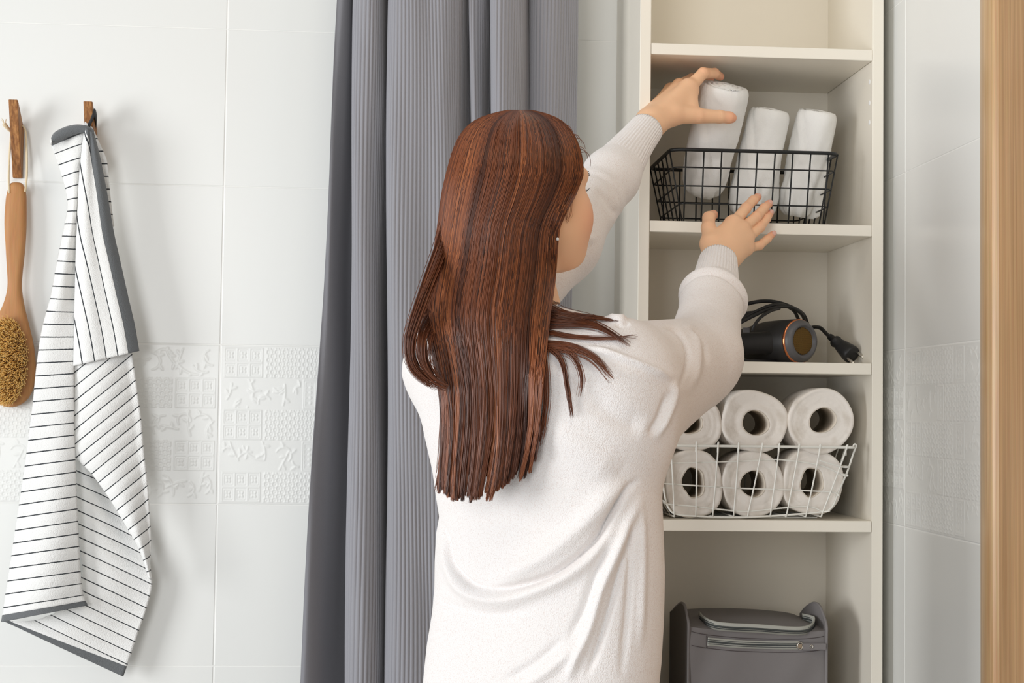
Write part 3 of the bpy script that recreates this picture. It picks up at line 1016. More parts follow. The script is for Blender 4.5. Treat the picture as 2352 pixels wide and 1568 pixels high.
# ------------------------------------------------------------------ toilet paper
def toilet_roll(cx, cy, rx, ry, hx, hy, hrx, hry, Yf, ln, label, ex=2.3, rot=0.0, seed=0):
    rng = np.random.default_rng(seed)
    c = at(cx, cy, Yf); sc = abs(at(cx + 100, cy, Yf)[0] - c[0]) / 100
    h = at(hx, hy, Yf)
    seg = 56
    a = np.linspace(0, 2 * math.pi, seg, endpoint=False)
    wob = sum(rng.uniform(-.012, .012) * np.cos(k * a + rng.uniform(0, 6)) for k in (2, 3, 4))
    hw = sum(rng.uniform(-.05, .05) * np.cos(k * a + rng.uniform(0, 6)) for k in (2, 3, 5))

    def ring(cx_, cz_, ax, az, e, w, y, grow=0):
        ca, sa = np.cos(a - rot), np.sin(a - rot)
        f = (abs(ca) ** e + abs(sa) ** e) ** (-1 / e) * (1 + w)
        x = f * ca * (ax + grow); z = f * sa * (az + grow)
        xr = x * math.cos(rot) - z * math.sin(rot); zr = x * math.sin(rot) + z * math.cos(rot)
        return np.stack([cx_ + xr, np.full(seg, y), cz_ + zr], -1)
    ax, az = rx * sc, ry * sc
    bx, bz = hrx * sc, hry * sc
    rings = [ring(c[0], c[2], ax, az, ex, wob, Yf + ln, -.003), ring(c[0], c[2], ax, az, ex, wob, Yf + ln - .003), ring(c[0], c[2], ax, az, ex, wob, Yf + ln / 2, .0004), ring(c[0], c[2], ax, az, ex, wob, Yf + .004), ring(c[0], c[2], ax, az, ex, wob, Yf + .0012, -.0008), ring(c[0], c[2], ax, az, ex, wob, Yf, -.003)]
    for t in np.linspace(.08, .96, 11):
        R1 = ring(c[0], c[2], ax - .003, az - .003, ex, wob, Yf); R2 = ring(h[0], h[2], bx, bz, 2.0, hw, Yf)
        R = R1 + (R2 - R1) * t
        R[:, 1] += .0014 * math.sin(math.pi * t) + rng.normal(0, .00012, seg) + (0.0007 if rng.random() < .5 else 0)
        rings.append(R)
    rings += [ring(h[0], h[2], bx, bz, 2.0, hw, Yf + .0006), ring(h[0], h[2], bx, bz, 2.0, hw * .7, Yf + .01), ring(h[0], h[2], bx, bz, 2.0, hw * .3, Yf + ln - .003), ring(c[0], c[2], ax * .8, az * .8, ex, wob, Yf + ln)]
    V = np.vstack(rings)
    n = len(rings)
    Fc = grid_faces(n, seg, True).tolist()
    Fc += [[(n - 1) * seg + k, (n - 1) * seg + (k + 1) % seg, (k + 1) % seg, k] for k in range(seg)]
    base = (c[0], Yf + ln / 2, c[2] - az)
    root = thing('toilet_paper_roll', base, label, 'toilet paper', 'toilet paper rolls in the white basket')
    mk('paper', V, [tuple(q) for q in Fc], M_PAPER, root)
    tw = [ring(h[0], h[2], bx - .0002, bz - .0002, 2.0, hw, Yf + .0002), ring(h[0], h[2], bx - .0003, bz - .0003, 2.0, hw * .7, Yf + .01), ring(h[0], h[2], bx - .0003, bz - .0003, 2.0, hw * .3, Yf + ln - .002),
          ring(h[0], h[2], bx - .0011, bz - .0011, 2.0, hw * .3, Yf + ln - .002), ring(h[0], h[2], bx - .0011, bz - .0011, 2.0, hw * .7, Yf + .01), ring(h[0], h[2], bx - .0010, bz - .0010, 2.0, hw, Yf + .0002)]
    Fc2 = grid_faces(6, seg, True).tolist() + [[5 * seg + k, 5 * seg + (k + 1) % seg, (k + 1) % seg, k] for k in range(seg)]
    mk('core', np.vstack(tw), [tuple(q) for q in Fc2], M_CORE, root)


toilet_roll(1592, 974, 67, 60, 1586, 972, 30, 24, -.238, .10, 'toilet paper roll at the left end of the upper row, half hidden by the sleeve', 2.5, 0.1, 1)
toilet_roll(1735, 967, 75, 68, 1736, 971, 33, 28, -.243, .10, 'toilet paper roll in the middle of the upper row', 2.4, -.3, 2)
toilet_roll(1887, 967, 75, 72, 1890, 965, 33, 28, -.246, .10, 'toilet paper roll at the right end of the upper row beside the cabinet wall', 2.2, .5, 3)
toilet_roll(1594, 1111, 66, 76, 1593, 1108, 26, 36, -.240, .10, 'toilet paper roll at the left end of the lower row behind the wires', 2.5, .1, 4)
toilet_roll(1731, 1112, 70, 74, 1730, 1111, 30, 31, -.240, .10, 'toilet paper roll in the middle of the lower row behind the wires', 2.3, .3, 5)
toilet_roll(1868, 1107, 70, 73, 1865, 1108, 27, 34, -.240, .10, 'toilet paper roll at the right end of the lower row behind the wires', 2.3, -.2, 6)


# ------------------------------------------------------------------ rolled towels
def rolled_towel(pb, pt, rb, rt_, label, seed, seam=2.0, mess=0.0, flat=1.0):
    rng = np.random.default_rng(seed)
    pb, pt = np.asarray(pb), np.asarray(pt)
    ax = pt - pb; L = np.linalg.norm(ax); ax = ax / L
    n = np.cross(ax, [0, 1., 0]); n /= np.linalg.norm(n)     # roughly +-x
    if n[0] < 0: n = -n
    b = np.cross(n, ax)                                     # towards +-y
    if b[1] > 0: b = -b                                     # b looks at the camera
    seg = 72
    a = np.linspace(0, 2 * math.pi, seg, endpoint=False)
    rows = []
    ph = rng.uniform(0, 6, 6)
    s_list = [(-.0, .55), (.008, .80), (.02, .93)] + [(s, 1.0) for s in np.linspace(.04, L - .018, 34)] + [(L - .010, .985), (L - .004, .93), (L - .001, .86)]
    for s, f in s_list:
        t = s / L
        r = (rb + (rt_ - rb) * smoothstep(0, .8, t)) * f
        sa = (seam - 1.9 * (1 - t)) % (2 * math.pi)
        dlt = (a - sa + math.pi) % (2 * math.pi) - math.pi
        lap = .0030 * smoothstep(-.05, .05, dlt) * smoothstep(1.9, .9, dlt) - .0022 * np.exp(-(dlt / .08) ** 2)
        lap += .0016 * np.exp(-((dlt - .32) / .07) ** 2)
        w = .0012 * np.sin(3 * a + ph[0] + 5 * t) + .0010 * np.sin(2 * a + ph[1] - 3 * t) + .0008 * np.sin(5 * a + ph[2] + 9 * t)
        w = w + mess * .004 * (1 - t) ** 2 * np.sin(7 * a + ph[3]) + mess * .003 * (1 - t) ** 2 * np.sin(11 * a + 14 * t + ph[4])
        rr = r + lap + w
        rows.append(pb + ax * s + np.outer(rr * np.cos(a), n) + np.outer(rr * np.sin(a) * flat, b))
    # spiral end
    rT = rt_ * .86
    for q in np.linspace(.97, .0, 22):
        ang = a
        turns = 4.2
        dd = ((q * turns + ang / (2 * math.pi)) % 1.0)
        dep = -.0065 * np.exp(-((dd - .5) / .16) ** 2) * smoothstep(0, .12, q) + .002 * (1 - q)
        rows.append(pb + ax * (L - .0005 + .0015 * (1 - q)) + np.outer(rT * q * np.cos(a), n) + np.outer(rT * q * np.sin(a) * flat, b) + np.outer(dep, ax))
    V = np.vstack(rows)
    V = V + rng.normal(0, .00025, V.shape)
    Fc = grid_faces(len(rows), seg, True)
    Fc = [tuple(q) for q in Fc.tolist()] + [tuple(range(seg))[::-1]]
    o = mk('rolled_towel', V, Fc, M_TERRY)
    setp(o, label, 'towel', 'rolled white towels')
    return o


rolled_towel(at(1610, 447, -.150), at(1668, 196, -.222), .0385, .0395, 'rolled white towel gripped by the raised hand, leftmost of three', 1, 2.9, .5)
rolled_towel(at(1720, 500, -.150), at(1770, 252, -.178), .0400, .0330, 'rolled white towel in the middle of the black basket', 2, 2.95, .7)
rolled_towel(at(1834, 498, -.150), at(1880, 256, -.178), .0365, .0330, 'rolled white towel at the right end of the black basket', 3, 2.75, 1.0)


# ------------------------------------------------------------------ hair dryer
def hair_dryer():
    zs = ZS[2]
    C = at(1846, 779, -.205)
    ax = np.array([-.49, .87, .0]); ax /= np.linalg.norm(ax)         # from the rear end into the body
    R = .0368
    C[2] = zs + R + .0004
    root = thing('hair_dryer', (C[0] - .05, -.16, zs), 'matte black hair dryer with a copper ring lying on the shelf', 'hair dryer')
    body = [(.0125, R * .975), (.014, R), (.05, R), (.085, R * .97), (.11, R * .86), (.13, R * .74), (.15, R * .68), (.19, R * .66), (.19, R * .58), (.14, R * .5), (.14, 0)]
    mk('body', *lathe(C, ax, body, 56), M_BLACKP, root)
    mk('copper_ring', *lathe(C, ax, [(.0080, R * .94), (.0085, R * .985), (.0105, R * 1.004), (.0125, R * .985), (.0130, R * .94)], 56), M_COPPER, root)
    cap = [(.0085, R * .95), (.0060, R * .955), (.0010, R * .86), (-.0016, R * .80), (-.0022, R * .74), (-.0016, R * .68), (.0030, R * .64), (.0036, R * .60), (.0036, 0)]
    rim = mk('rear_cap', *lathe(C, ax, cap, 56), M_GREYP, root)
    mk('grille_backing', *lathe(C, ax, [(.0032, R * .615), (.0034, R * .3), (.0034, 0)], 40), M_DARK, root)
    # perforated bronze grille: hexagonal web of short bars
    side = np.cross(ax, [0, 0, 1.]); side /= np.linalg.norm(side); up = np.cross(side, ax)
    parts = []
    g = .0019
    ctr = C + ax * .0024
    for i in range(-14, 15):
        for j in range(-14, 15):
            x = g * (i + .5 * (j % 2)) * 1.0; y = g * j * .866
            if math.hypot(x, y) > R * .59: continue
            ring = [(x + g * .60 * math.cos(t), y + g * .60 * math.sin(t)) for t in np.arange(6) * math.pi / 3 + math.pi / 6]
            inn = [(x + g * .43 * math.cos(t), y + g * .43 * math.sin(t)) for t in np.arange(6) * math.pi / 3 + math.pi / 6]
            V = [ctr + side * p + up * q for p, q in ring + inn] + [ctr + ax * .0006 + side * p + up * q for p, q in inn]
            parts.append((np.array(V), [(k, (k + 1) % 6, 6 + (k + 1) % 6, 6 + k) for k in range(6)] + [(6 + k, 6 + (k + 1) % 6, 12 + (k + 1) % 6, 12 + k) for k in range(6)]))
    gr = mk('grille', *join(parts), M_BRONZE, rim, False)
    # handle lies to the left and a little forward
    H0 = C + ax * .052 + np.array([0, -.012, -.001]); hd = np.array([-1., -.10, -.055]); hd /= np.linalg.norm(hd)
    mk('handle', *lathe(H0, hd, [(0, .0195), (.03, .0195), (.034, .0190), (.036, .0187), (.085, .0180), (.125, .0172), (.134, .0150), (.137, .010), (.137, 0)], 32), M_BLACKP, root)
    q = at(1714, 758, -.215)
    mk('switch', *box(q + np.array([-.005, -.002, -.004]), q + np.array([.005, .003, .004])), M_GREYP, root, False)
    for P, r in (([(1660, 765, -.17), (1680, 730, -.165), (1705, 703, -.16), (1745, 692, -.155), (1785, 694, -.15), (1822, 707, -.14), (1845, 722, -.13), (1855, 745, -.11), (1862, 775, -.10)], .0032),
                 ([(1672, 760, -.235), (1695, 744, -.232), (1725, 728, -.225), (1760, 712, -.21), (1792, 704, -.19), (1818, 706, -.17), (1842, 722, -.15), (1850, 745, -.12)], .0030),
                 ([(1670, 752, -.22), (1700, 734, -.215), (1735, 716, -.21), (1768, 702, -.20), (1795, 700, -.18), (1822, 712, -.15), (1835, 735, -.12)], .0030),
                 ([(1668, 745, -.21), (1690, 727, -.205), (1712, 720, -.20), (1738, 716, -.195), (1762, 708, -.185)], .0031),
                 ([(1728, 760, -.232), (1734, 745, -.236), (1748, 728, -.232), (1770, 714, -.215), (1790, 708, -.19)], .0026),
                 ([(1690, 826, -.20), (1715, 829, -.205), (1745, 831, -.20), (1780, 829, -.18)], .0030),
                 ([(1845, 768, -.08), (1866, 752, -.10), (1884, 753, -.13), (1898, 766, -.145), (1910, 777, -.160)], .0033)):
        PP = np.array([at(*p) for p in P]); PP[:, 2] = np.maximum(PP[:, 2], zs + .0034)
        mk('cable', *tube(spline(PP, 48), r, 10), M_CABLE, root)
    # plug
    p0 = at(1905, 772, -.158); p1 = at(1958, 816, -.205)
    p1[2] = max(p1[2], zs + .0145)
    d = p1 - p0; L = np.linalg.norm(d); d /= L
    prof = [(0, 0), (0, .0048)]
    for k in range(4): prof += [(.003 + k * .003, .0058), (.0045 + k * .003, .0045)]
    prof += [(.0155, .0098), (.019, .0104), (.021, .0085), (L * .62, .0125), (L * .86, .0150), (L * .97, .0150), (L, .0138), (L, 0)]
    pl = mk('plug', *lathe(p0, d, prof, 28), M_CABLE, root)
    s = np.cross(d, [0, 0, 1.]); s /= np.linalg.norm(s); u = np.cross(s, d)
    pr = (-s * .80 + u * .60)
    for k in (-1, 1):
        b0 = p0 + d * (L - .001) + pr * .0096 * k
        mk('prong', *lathe(b0, d, [(0, .0024), (.015, .0024), (.0175, .0016), (.018, 0)], 14), M_STEEL, pl)


hair_dryer()


# ------------------------------------------------------------------ toiletry bag
def toiletry_bag():
    zb = ZS[4]
    root = thing('toiletry_bag', (0.80, -.15, zb), 'grey nylon toiletry bag with light zips on the lowest visible shelf', 'bag')
    yf, yb = -.228, -.070
    xl, xr = at(1581, 1500, yf)[0], at(1898, 1500, yf)[0]
    # front panel
    nu, nv = 40, 44
    V = []
    zt0 = at(1740, 1452, yf)[2]
    for j in range(nv):
        v = j / (nv - 1)
        for i in range(nu):
            u = i / (nu - 1)
            sag = .010 * math.sin(math.pi * u) ** .6
            zt = zt0 + .010 * (1 - u) + .004 * u - sag * .6
            z = zt + (zb + .002 - zt) * v
            bul = .010 * math.sin(math.pi * min(1, v * 1.1)) * math.sin(math.pi * u) ** .5 + .0015 * math.sin(17 * u + 6 * v) + .001 * math.sin(9 * v + 21 * u)
            V.append((xl + (xr - xl) * u, yf - bul * .8, z))
    front = mk('front_panel', np.array(V), grid_faces(nv, nu), M_BAG, root)

    def frontpt(u, v, o=.0): 
        i = min(nu - 1.001, max(0, u * (nu - 1))); j = min(nv - 1.001, max(0, v * (nv - 1)))
        i0, j0 = int(i), int(j); fi, fj = i - i0, j - j0
        A = np.array(V).reshape(nv, nu, 3)
        p = (A[j0, i0] * (1 - fi) + A[j0, i0 + 1] * fi) * (1 - fj) + (A[j0 + 1, i0] * (1 - fi) + A[j0 + 1, i0 + 1] * fi) * fj
        return p + np.array([0, -o, 0])
    # top lid, domed, running back
    nt_ = 16
    VT = []
    Vg = np.array(V).reshape(nv, nu, 3)
    for j in range(nt_):
        t = j / (nt_ - 1)
        for i in range(nu):
            u = i / (nu - 1)
            p = Vg[0, i].copy()
            p[1] = p[1] + (yb - p[1]) * t
            p[2] += .017 * math.sin(math.pi * .5 * min(1, t * 2.2)) * (math.sin(math.pi * min(1, max(0, u * 1.04 - .02))) ** .45)
            VT.append(p)
    mk('lid', np.array(VT), [q[::-1] for q in grid_faces(nt_, nu).tolist()], M_BAG, root)
    # side panels with raised ears
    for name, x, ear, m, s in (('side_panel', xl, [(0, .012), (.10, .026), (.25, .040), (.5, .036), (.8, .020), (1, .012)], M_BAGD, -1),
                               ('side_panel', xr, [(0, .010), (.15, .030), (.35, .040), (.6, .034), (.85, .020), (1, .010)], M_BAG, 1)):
        E = spline([(yf + (yb - yf) * t, zt0 + z) for t, z in ear], 24)
        th = .0035
        Vp = []
        for dx in (-th / 2, th / 2):
            for y, z in E:
                bow = s * .006 * math.sin(math.pi * (y - yf) / (yb - yf))
                Vp.append((x + dx + bow * 0, y, z))
            for k in range(24):
                y = E[23 - k][0]
                Vp.append((x + dx + s * .004 * math.sin(math.pi * k / 23), y, zb + .001))
        n = 48
        Fc = [tuple(range(n)), tuple(range(n, 2 * n))[::-1]] + [(k, n + k, n + (k + 1) % n, (k + 1) % n) for k in range(n)]
        Vp = np.array(Vp)
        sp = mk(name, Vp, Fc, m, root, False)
        if s < 0: sp['label'] = 'darker side panel'
        edge = [(x - s * 0, yf - .001, zb + .002), (x, yf - .001, zt0 - .02)] + [(x, y - .001, z) for y, z in E[::4]]
        mk('piping', *tube(spline(edge, 40), .0022, 8), M_BAG, sp)
    mk('back_panel', *box((xl, yb - .002, zb + .001), (xr, yb, zt0 + .004)), M_BAG, root, False)
    mk('base_panel', *box((xl, yf, zb + .0004), (xr, yb, zb + .003)), M_BAG, root, False)

    def strip(P, w, m, name, parent, off=0.0, up=None):
        P = np.asarray(P)
        T, N, B = frames(P)
        upv = np.tile(np.array([0, -.35, .94]) if up is None else np.asarray(up), (len(P), 1))
        upv = upv - T * (upv * T).sum(1)[:, None]; upv /= np.linalg.norm(upv, axis=1)[:, None]
        out = np.cross(upv, T); out[out[:, 1] > 0] *= -1
        A = P + upv * w / 2 + out * off; Bq = P - upv * w / 2 + out * off
        n = len(P)
        o = mk(name, np.vstack([A, Bq]), [(i, i + 1, n + i + 1, n + i) for i in range(n - 1)], m, parent)
        s = o.modifiers.new('thickness', 'SOLIDIFY'); s.thickness = .0012; s.offset = 0
        return o
    # lid zip: follows the front top edge, curls back at both ends
    Z = [at(1603, 1414, -.150), at(1613, 1421, -.185), at(1632, 1432, -.222), at(1665, 1438, -.236), at(1740, 1442, -.241), at(1810, 1447, -.240), at(1848, 1446, -.234), at(1866, 1436, -.21), at(1866, 1424, -.18), at(1845, 1418, -.15)]
    P = spline(Z, 60)
    zt = strip(P, .0150, M_ZIPT, 'zip_tape', root, .0015)
    strip(P, .0030, M_ZIPD, 'zip_teeth', zt, .0026)
    strip(P + np.array([0, 0, .0034]), .0010, M_ZIPD, 'zip_stitch', zt, .0024)
    strip(P - np.array([0, 0, .0034]), .0010, M_ZIPD, 'zip_stitch', zt, .0024)
    # front pocket zip
    P2 = np.array([frontpt(u, .118 + .012 * u, .0015) for u in np.linspace(.135, .80, 40)])
    z2 = strip(P2, .0130, M_ZIPT, 'zip_tape', root, .0002, (0, 0, 1))
    strip(P2, .0026, M_ZIPD, 'zip_teeth', z2, .0012, (0, 0, 1))
    for s in (-1, 1): strip(P2 + np.array([0, 0, .0034 * s]), .0008, M_ZIPD, 'zip_stitch', z2, .0011, (0, 0, 1))
    for dv in (-.062, .066):
        P3 = np.array([frontpt(u, .122 + .012 * u + dv + .02 * (abs(u - .5) * 2) ** 4 * (-1 if dv > 0 else -1), .0006) for u in np.linspace(.02, .98, 40)])
        mk('seam', *tube(P3, .0005, 5), M_THREAD, front)
    P4 = np.array([frontpt(.128, v, .0006) for v in np.linspace(.065, .185, 8)])
    mk('seam', *tube(P4, .0005, 5), M_THREAD, front)
    e = frontpt(.80, .130, .004)
    ring = [(e[0] + .0045 * math.cos(t), e[1] - .001, e[2] + .0055 * math.sin(t)) for t in np.linspace(0, 2 * math.pi, 18, endpoint=False)]
    mk('zip_slider', *tube(ring, .0009, 6, True), M_STEEL, root)
    mk('zip_slider', *box(e - np.array([.006, .0005, .003]), e + np.array([.003, .0015, .003])), M_STEEL, root, False)
    f = e + np.array([.004, 0, -.0005])
    pu = mk('zip_pull', *box(f + np.array([0, -.0022, -.0055]), f + np.array([.038, -.0008, .0045])), M_BAG, root, False)
    mk('eyelet', *tube([f + np.array([.014 + .0024 * math.cos(t), -.0026, -.0004 + .0024 * math.sin(t)]) for t in np.linspace(0, 2 * math.pi, 14, endpoint=False)], .0008, 6, True), M_STEEL, pu)


toiletry_bag()


# ------------------------------------------------------------------ the woman
def interpz(z, zs, vals):
    return np.interp(np.asarray(z).ravel(), zs, vals).reshape(np.asarray(z).shape).astype(np.float32)


TORSO_TH = math.radians(38)
_rows = [(742, 1165, 1300), (775, 1060, 1400), (815, 985, 1470), (860, 962, 1500), (930, 970, 1497), (1010, 986, 1494), (1085, 1003, 1494), (1150, 1012, 1497), (1195, 1019, 1499), (1235, 1012, 1500), (1300, 1009, 1502), (1360, 1008, 1501), (1420, 1003, 1499), (1500, 990, 1494),
         (1568, 983, 1487), (1680, 975, 1480), (1780, 985, 1470)]
_YC = -.725
_sec = []
for _py, _l, _r in _rows:
    a_, b_ = at(_l, _py, _YC), at(_r, _py, _YC)
    _sec.append(((a_[2] + b_[2]) / 2, (a_[0] + b_[0]) / 2, (b_[0] - a_[0]) / 2))
_sec = np.array(_sec)[::-1]
HEM_Z = _sec[0, 0]


def sd_torso(P, shrink=0.0):
    z = P[2]
    cx = interpz(z, _sec[:, 0], _sec[:, 1]); hw = interpz(z, _sec[:, 0], _sec[:, 2]) - shrink
    c, s = math.cos(TORSO_TH), math.sin(TORSO_TH)
    a = hw / math.sqrt(c * c + (.62 * s) ** 2); b = .62 * a
    x, y = P[0] - cx, P[1] - np.float32(_YC)
    u = x * c - y * s; v = x * s + y * c
    k = (np.abs(u / a) ** 2.3 + np.abs(v / b) ** 2.3) ** (1 / 2.3)
    d = (k - 1) * b * .9
    top, bot = _sec[-1, 0], _sec[0, 0]
    return smax(smax(d, (z - np.float32(top)), .02), np.float32(bot) - z, .006)


LSH, LEL, LWR = at(1045, 835, -.63), at(1290, 560, -.47), at(1486, 292, -.312)
RSH, REL, RWR = at(1425, 838, -.785), at(1612, 812, -.575), at(1650, 606, -.385)
NECKB = at(1225, 745, -.715)


def sd_sweater(P):
    d = sd_torso(P)
    d = smin(d, sd_cap(P, NECKB + np.array([0, 0, -.035]), RSH, .045, .050), .05)
    d = smin(d, sd_cap(P, NECKB + np.array([0, 0, -.035]), LSH, .045, .055), .05)
    # right sleeve with its loose underarm
    d = smin(d, sd_cap(P, RSH, REL, .052, .050), .03)
    d = smin(d, sd_cap(P, at(1400, 945, -.755), at(1585, 868, -.60), .085, .048), .045)
    r2 = smin(sd_cap(P, REL + np.array([0, 0, -.004]), at(1636, 690, -.465), .053, .043), sd_cap(P, at(1636, 690, -.465), at(1645, 655, -.43), .043, .034), .02)
    d = smin(d, r2, .025)
    # left sleeve
    l = sd_cap(P, LSH, LEL, .058, .052)
    l = smin(l, sd_cap(P, LEL, at(1402, 408, -.377), .050, .041), .03)
    l = smin(l, sd_cap(P, at(1405, 405, -.375), at(1445, 348, -.342), .041, .032), .02)
    return smin(d, l, .03)


HC = at(1197, 414, -.715)
PHI = math.radians(45)
HR_ = np.array([[math.cos(PHI), math.sin(PHI), 0], [-math.sin(PHI), math.cos(PHI), 0], [0, 0, 1.]])   # columns: right, forward, up


def hl(p):
    """head-local (right, forward, up) to the room"""
    p = np.asarray(p, dtype=float)
    return HC + HR_ @ p


def sd_head(P):
    q0, q1, q2 = (P[i] - np.float32(HC[i]) for i in range(3))
    L = (q0 * np.float32(HR_[0, 0]) + q1 * np.float32(HR_[1, 0]), q0 * np.float32(HR_[0, 1]) + q1 * np.float32(HR_[1, 1]), q2 + 0 * q0)
    A = (np.abs(L[0]), L[1], L[2])                        # mirrored
    d = sd_ell(L, (0, -.010, .002), (.068, .087, .070))
    d = smin(d, sd_ell(L, (0, .036, -.040), (.060, .052, .074)), .03)
    d = smin(d, sd_cap(A, (.052, -.004, -.066), (.031, .062, -.090), .020, .021), .028)
    d = smin(d, sd_ell(L, (0, .074, -.098), (.020, .017, .015)), .02)
    d = smin(d, sd_ell(A, (.043, .052, -.046), (.024, .026, .028)), .03)
    d = smin(d, sd_cap(A, (.048, .062, .010), (.012, .084, .008), .011, .012), .014)
    d = smax(d, -sd_ell(A, (.038, .094, -.014), (.020, .014, .010)), .012)
    d = smin(d, sd_ell(A, (.033, .069, -.013), (.0125, .0125, .0125)), .004)
    d = smin(d, sd_cap(L, (0, .082, -.004), (0, .104, -.046), .008, .011), .012)
    d = smin(d, sd_ell(A, (.010, .096, -.050), (.008, .009, .007)), .006)
    d = smin(d, sd_ell(L, (0, .085, -.072), (.022, .010, .0055)), .006)
    d = smin(d, sd_ell(L, (0, .084, -.083), (.018, .010, .0060)), .006)
    e = sd_ell(A, (.074, -.014, -.026), (.008, .018, .030))
    e = smax(e, -sd_ell(A, (.083, -.010, -.022), (.007, .010, .018)), .004)
    d = smin(d, e, .006)
    nb = hl((0, -.030, -.085))
    d = smin(d, sd_cap(P, nb, NECKB + np.array([0, 0, -.06]), .050, .056), .03)
    return d


person = thing('person', (HC[0], -.715, FLOOR_Z), 'woman with long auburn hair in a white knit sweater reaching into the cabinet', 'person')


# --- sweater
def dist_poly(x, y, poly):
    d = np.full(x.shape, 1e9)
    t = np.zeros(x.shape)
    n = len(poly) - 1
    for k in range(n):
        (x0, y0), (x1, y1) = poly[k], poly[k + 1]
        dx, dy = x1 - x0, y1 - y0
        s = np.clip(((x - x0) * dx + (y - y0) * dy) / (dx * dx + dy * dy), 0, 1)
        dd = np.hypot(x - x0 - s * dx, y - y0 - s * dy)
        m = dd < d
        d[m] = dd[m]; t[m] = (k + s[m]) / n
    return d, t


FOLDS = [  # photograph polyline, half width px, height m (+ ridge, - groove)
    ([(1470, 1098), (1436, 1128), (1398, 1190), (1366, 1242), (1313, 1290), (1254, 1326), (1171, 1350), (1110, 1352)], 9, -.0095),
    ([(1440, 1105), (1390, 1150), (1330, 1215), (1262, 1272), (1190, 1310), (1120, 1330)], 24, .0075),
    ([(1420, 1200), (1385, 1255), (1320, 1312), (1250, 1350), (1170, 1376), (1100, 1372), (1055, 1345), (1028, 1290), (1017, 1235)], 15, .0065),
    ([(1019, 1200), (1028, 1250), (1041, 1296), (1080, 1338), (1120, 1350)], 8, -.0060),
    ([(1000, 1370), (1060, 1400), (1140, 1412), (1230, 1395)], 14, -.0025),
    ([(1480, 1130), (1440, 1210), (1412, 1278), (1380, 1357), (1354, 1446), (1318, 1526), (1300, 1568)], 11, .0065),
    ([(1462, 1200), (1425, 1310), (1400, 1400), (1375, 1480), (1345, 1560)], 9, -.0050),
    ([(1405, 1230), (1370, 1310), (1340, 1400), (1300, 1480)], 12, -.0040),
    ([(1450, 1180), (1448, 1300), (1440, 1420), (1425, 1560)], 10, -.0035),
    ([(1474, 1150), (1476, 1300), (1470, 1500)], 9, .0030),
    ([(1330, 1480), (1260, 1540), (1200, 1580)], 12, .0040),
    ([(1300, 1460), (1230, 1520), (1150, 1568)], 11, -.0030),
    ([(1320, 795), (1390, 808), (1450, 828), (1510, 852), (1548, 872)], 7, .0040),
    ([(1548, 872), (1548, 910), (1530, 960), (1505, 1010)], 8, .0040),
    ([(1535, 900), (1515, 960), (1490, 1000)], 10, -.0040),
    ([(1520, 748), (1555, 760), (1577, 792), (1580, 835), (1560, 895)], 6, -.0055),
    ([(1548, 742), (1588, 758), (1601, 800), (1596, 860), (1575, 910)], 10, .0040),
    ([(1580, 752), (1602, 770), (1620, 800), (1626, 840)], 6, -.0040),
    ([(1390, 725), (1420, 735), (1442, 728)], 6, .0060),
    ([(1410, 742), (1432, 748), (1445, 740)], 6, -.0030),
    ([(1340, 900), (1420, 960), (1480, 980)], 30, -.0040),
    ([(1240, 960), (1340, 1040), (1420, 1090)], 40, .0040),
    ([(1370, 430), (1400, 470), (1420, 500)], 12, -.0030),
    ([(1330, 520), (1360, 560)], 12, .0030),
]


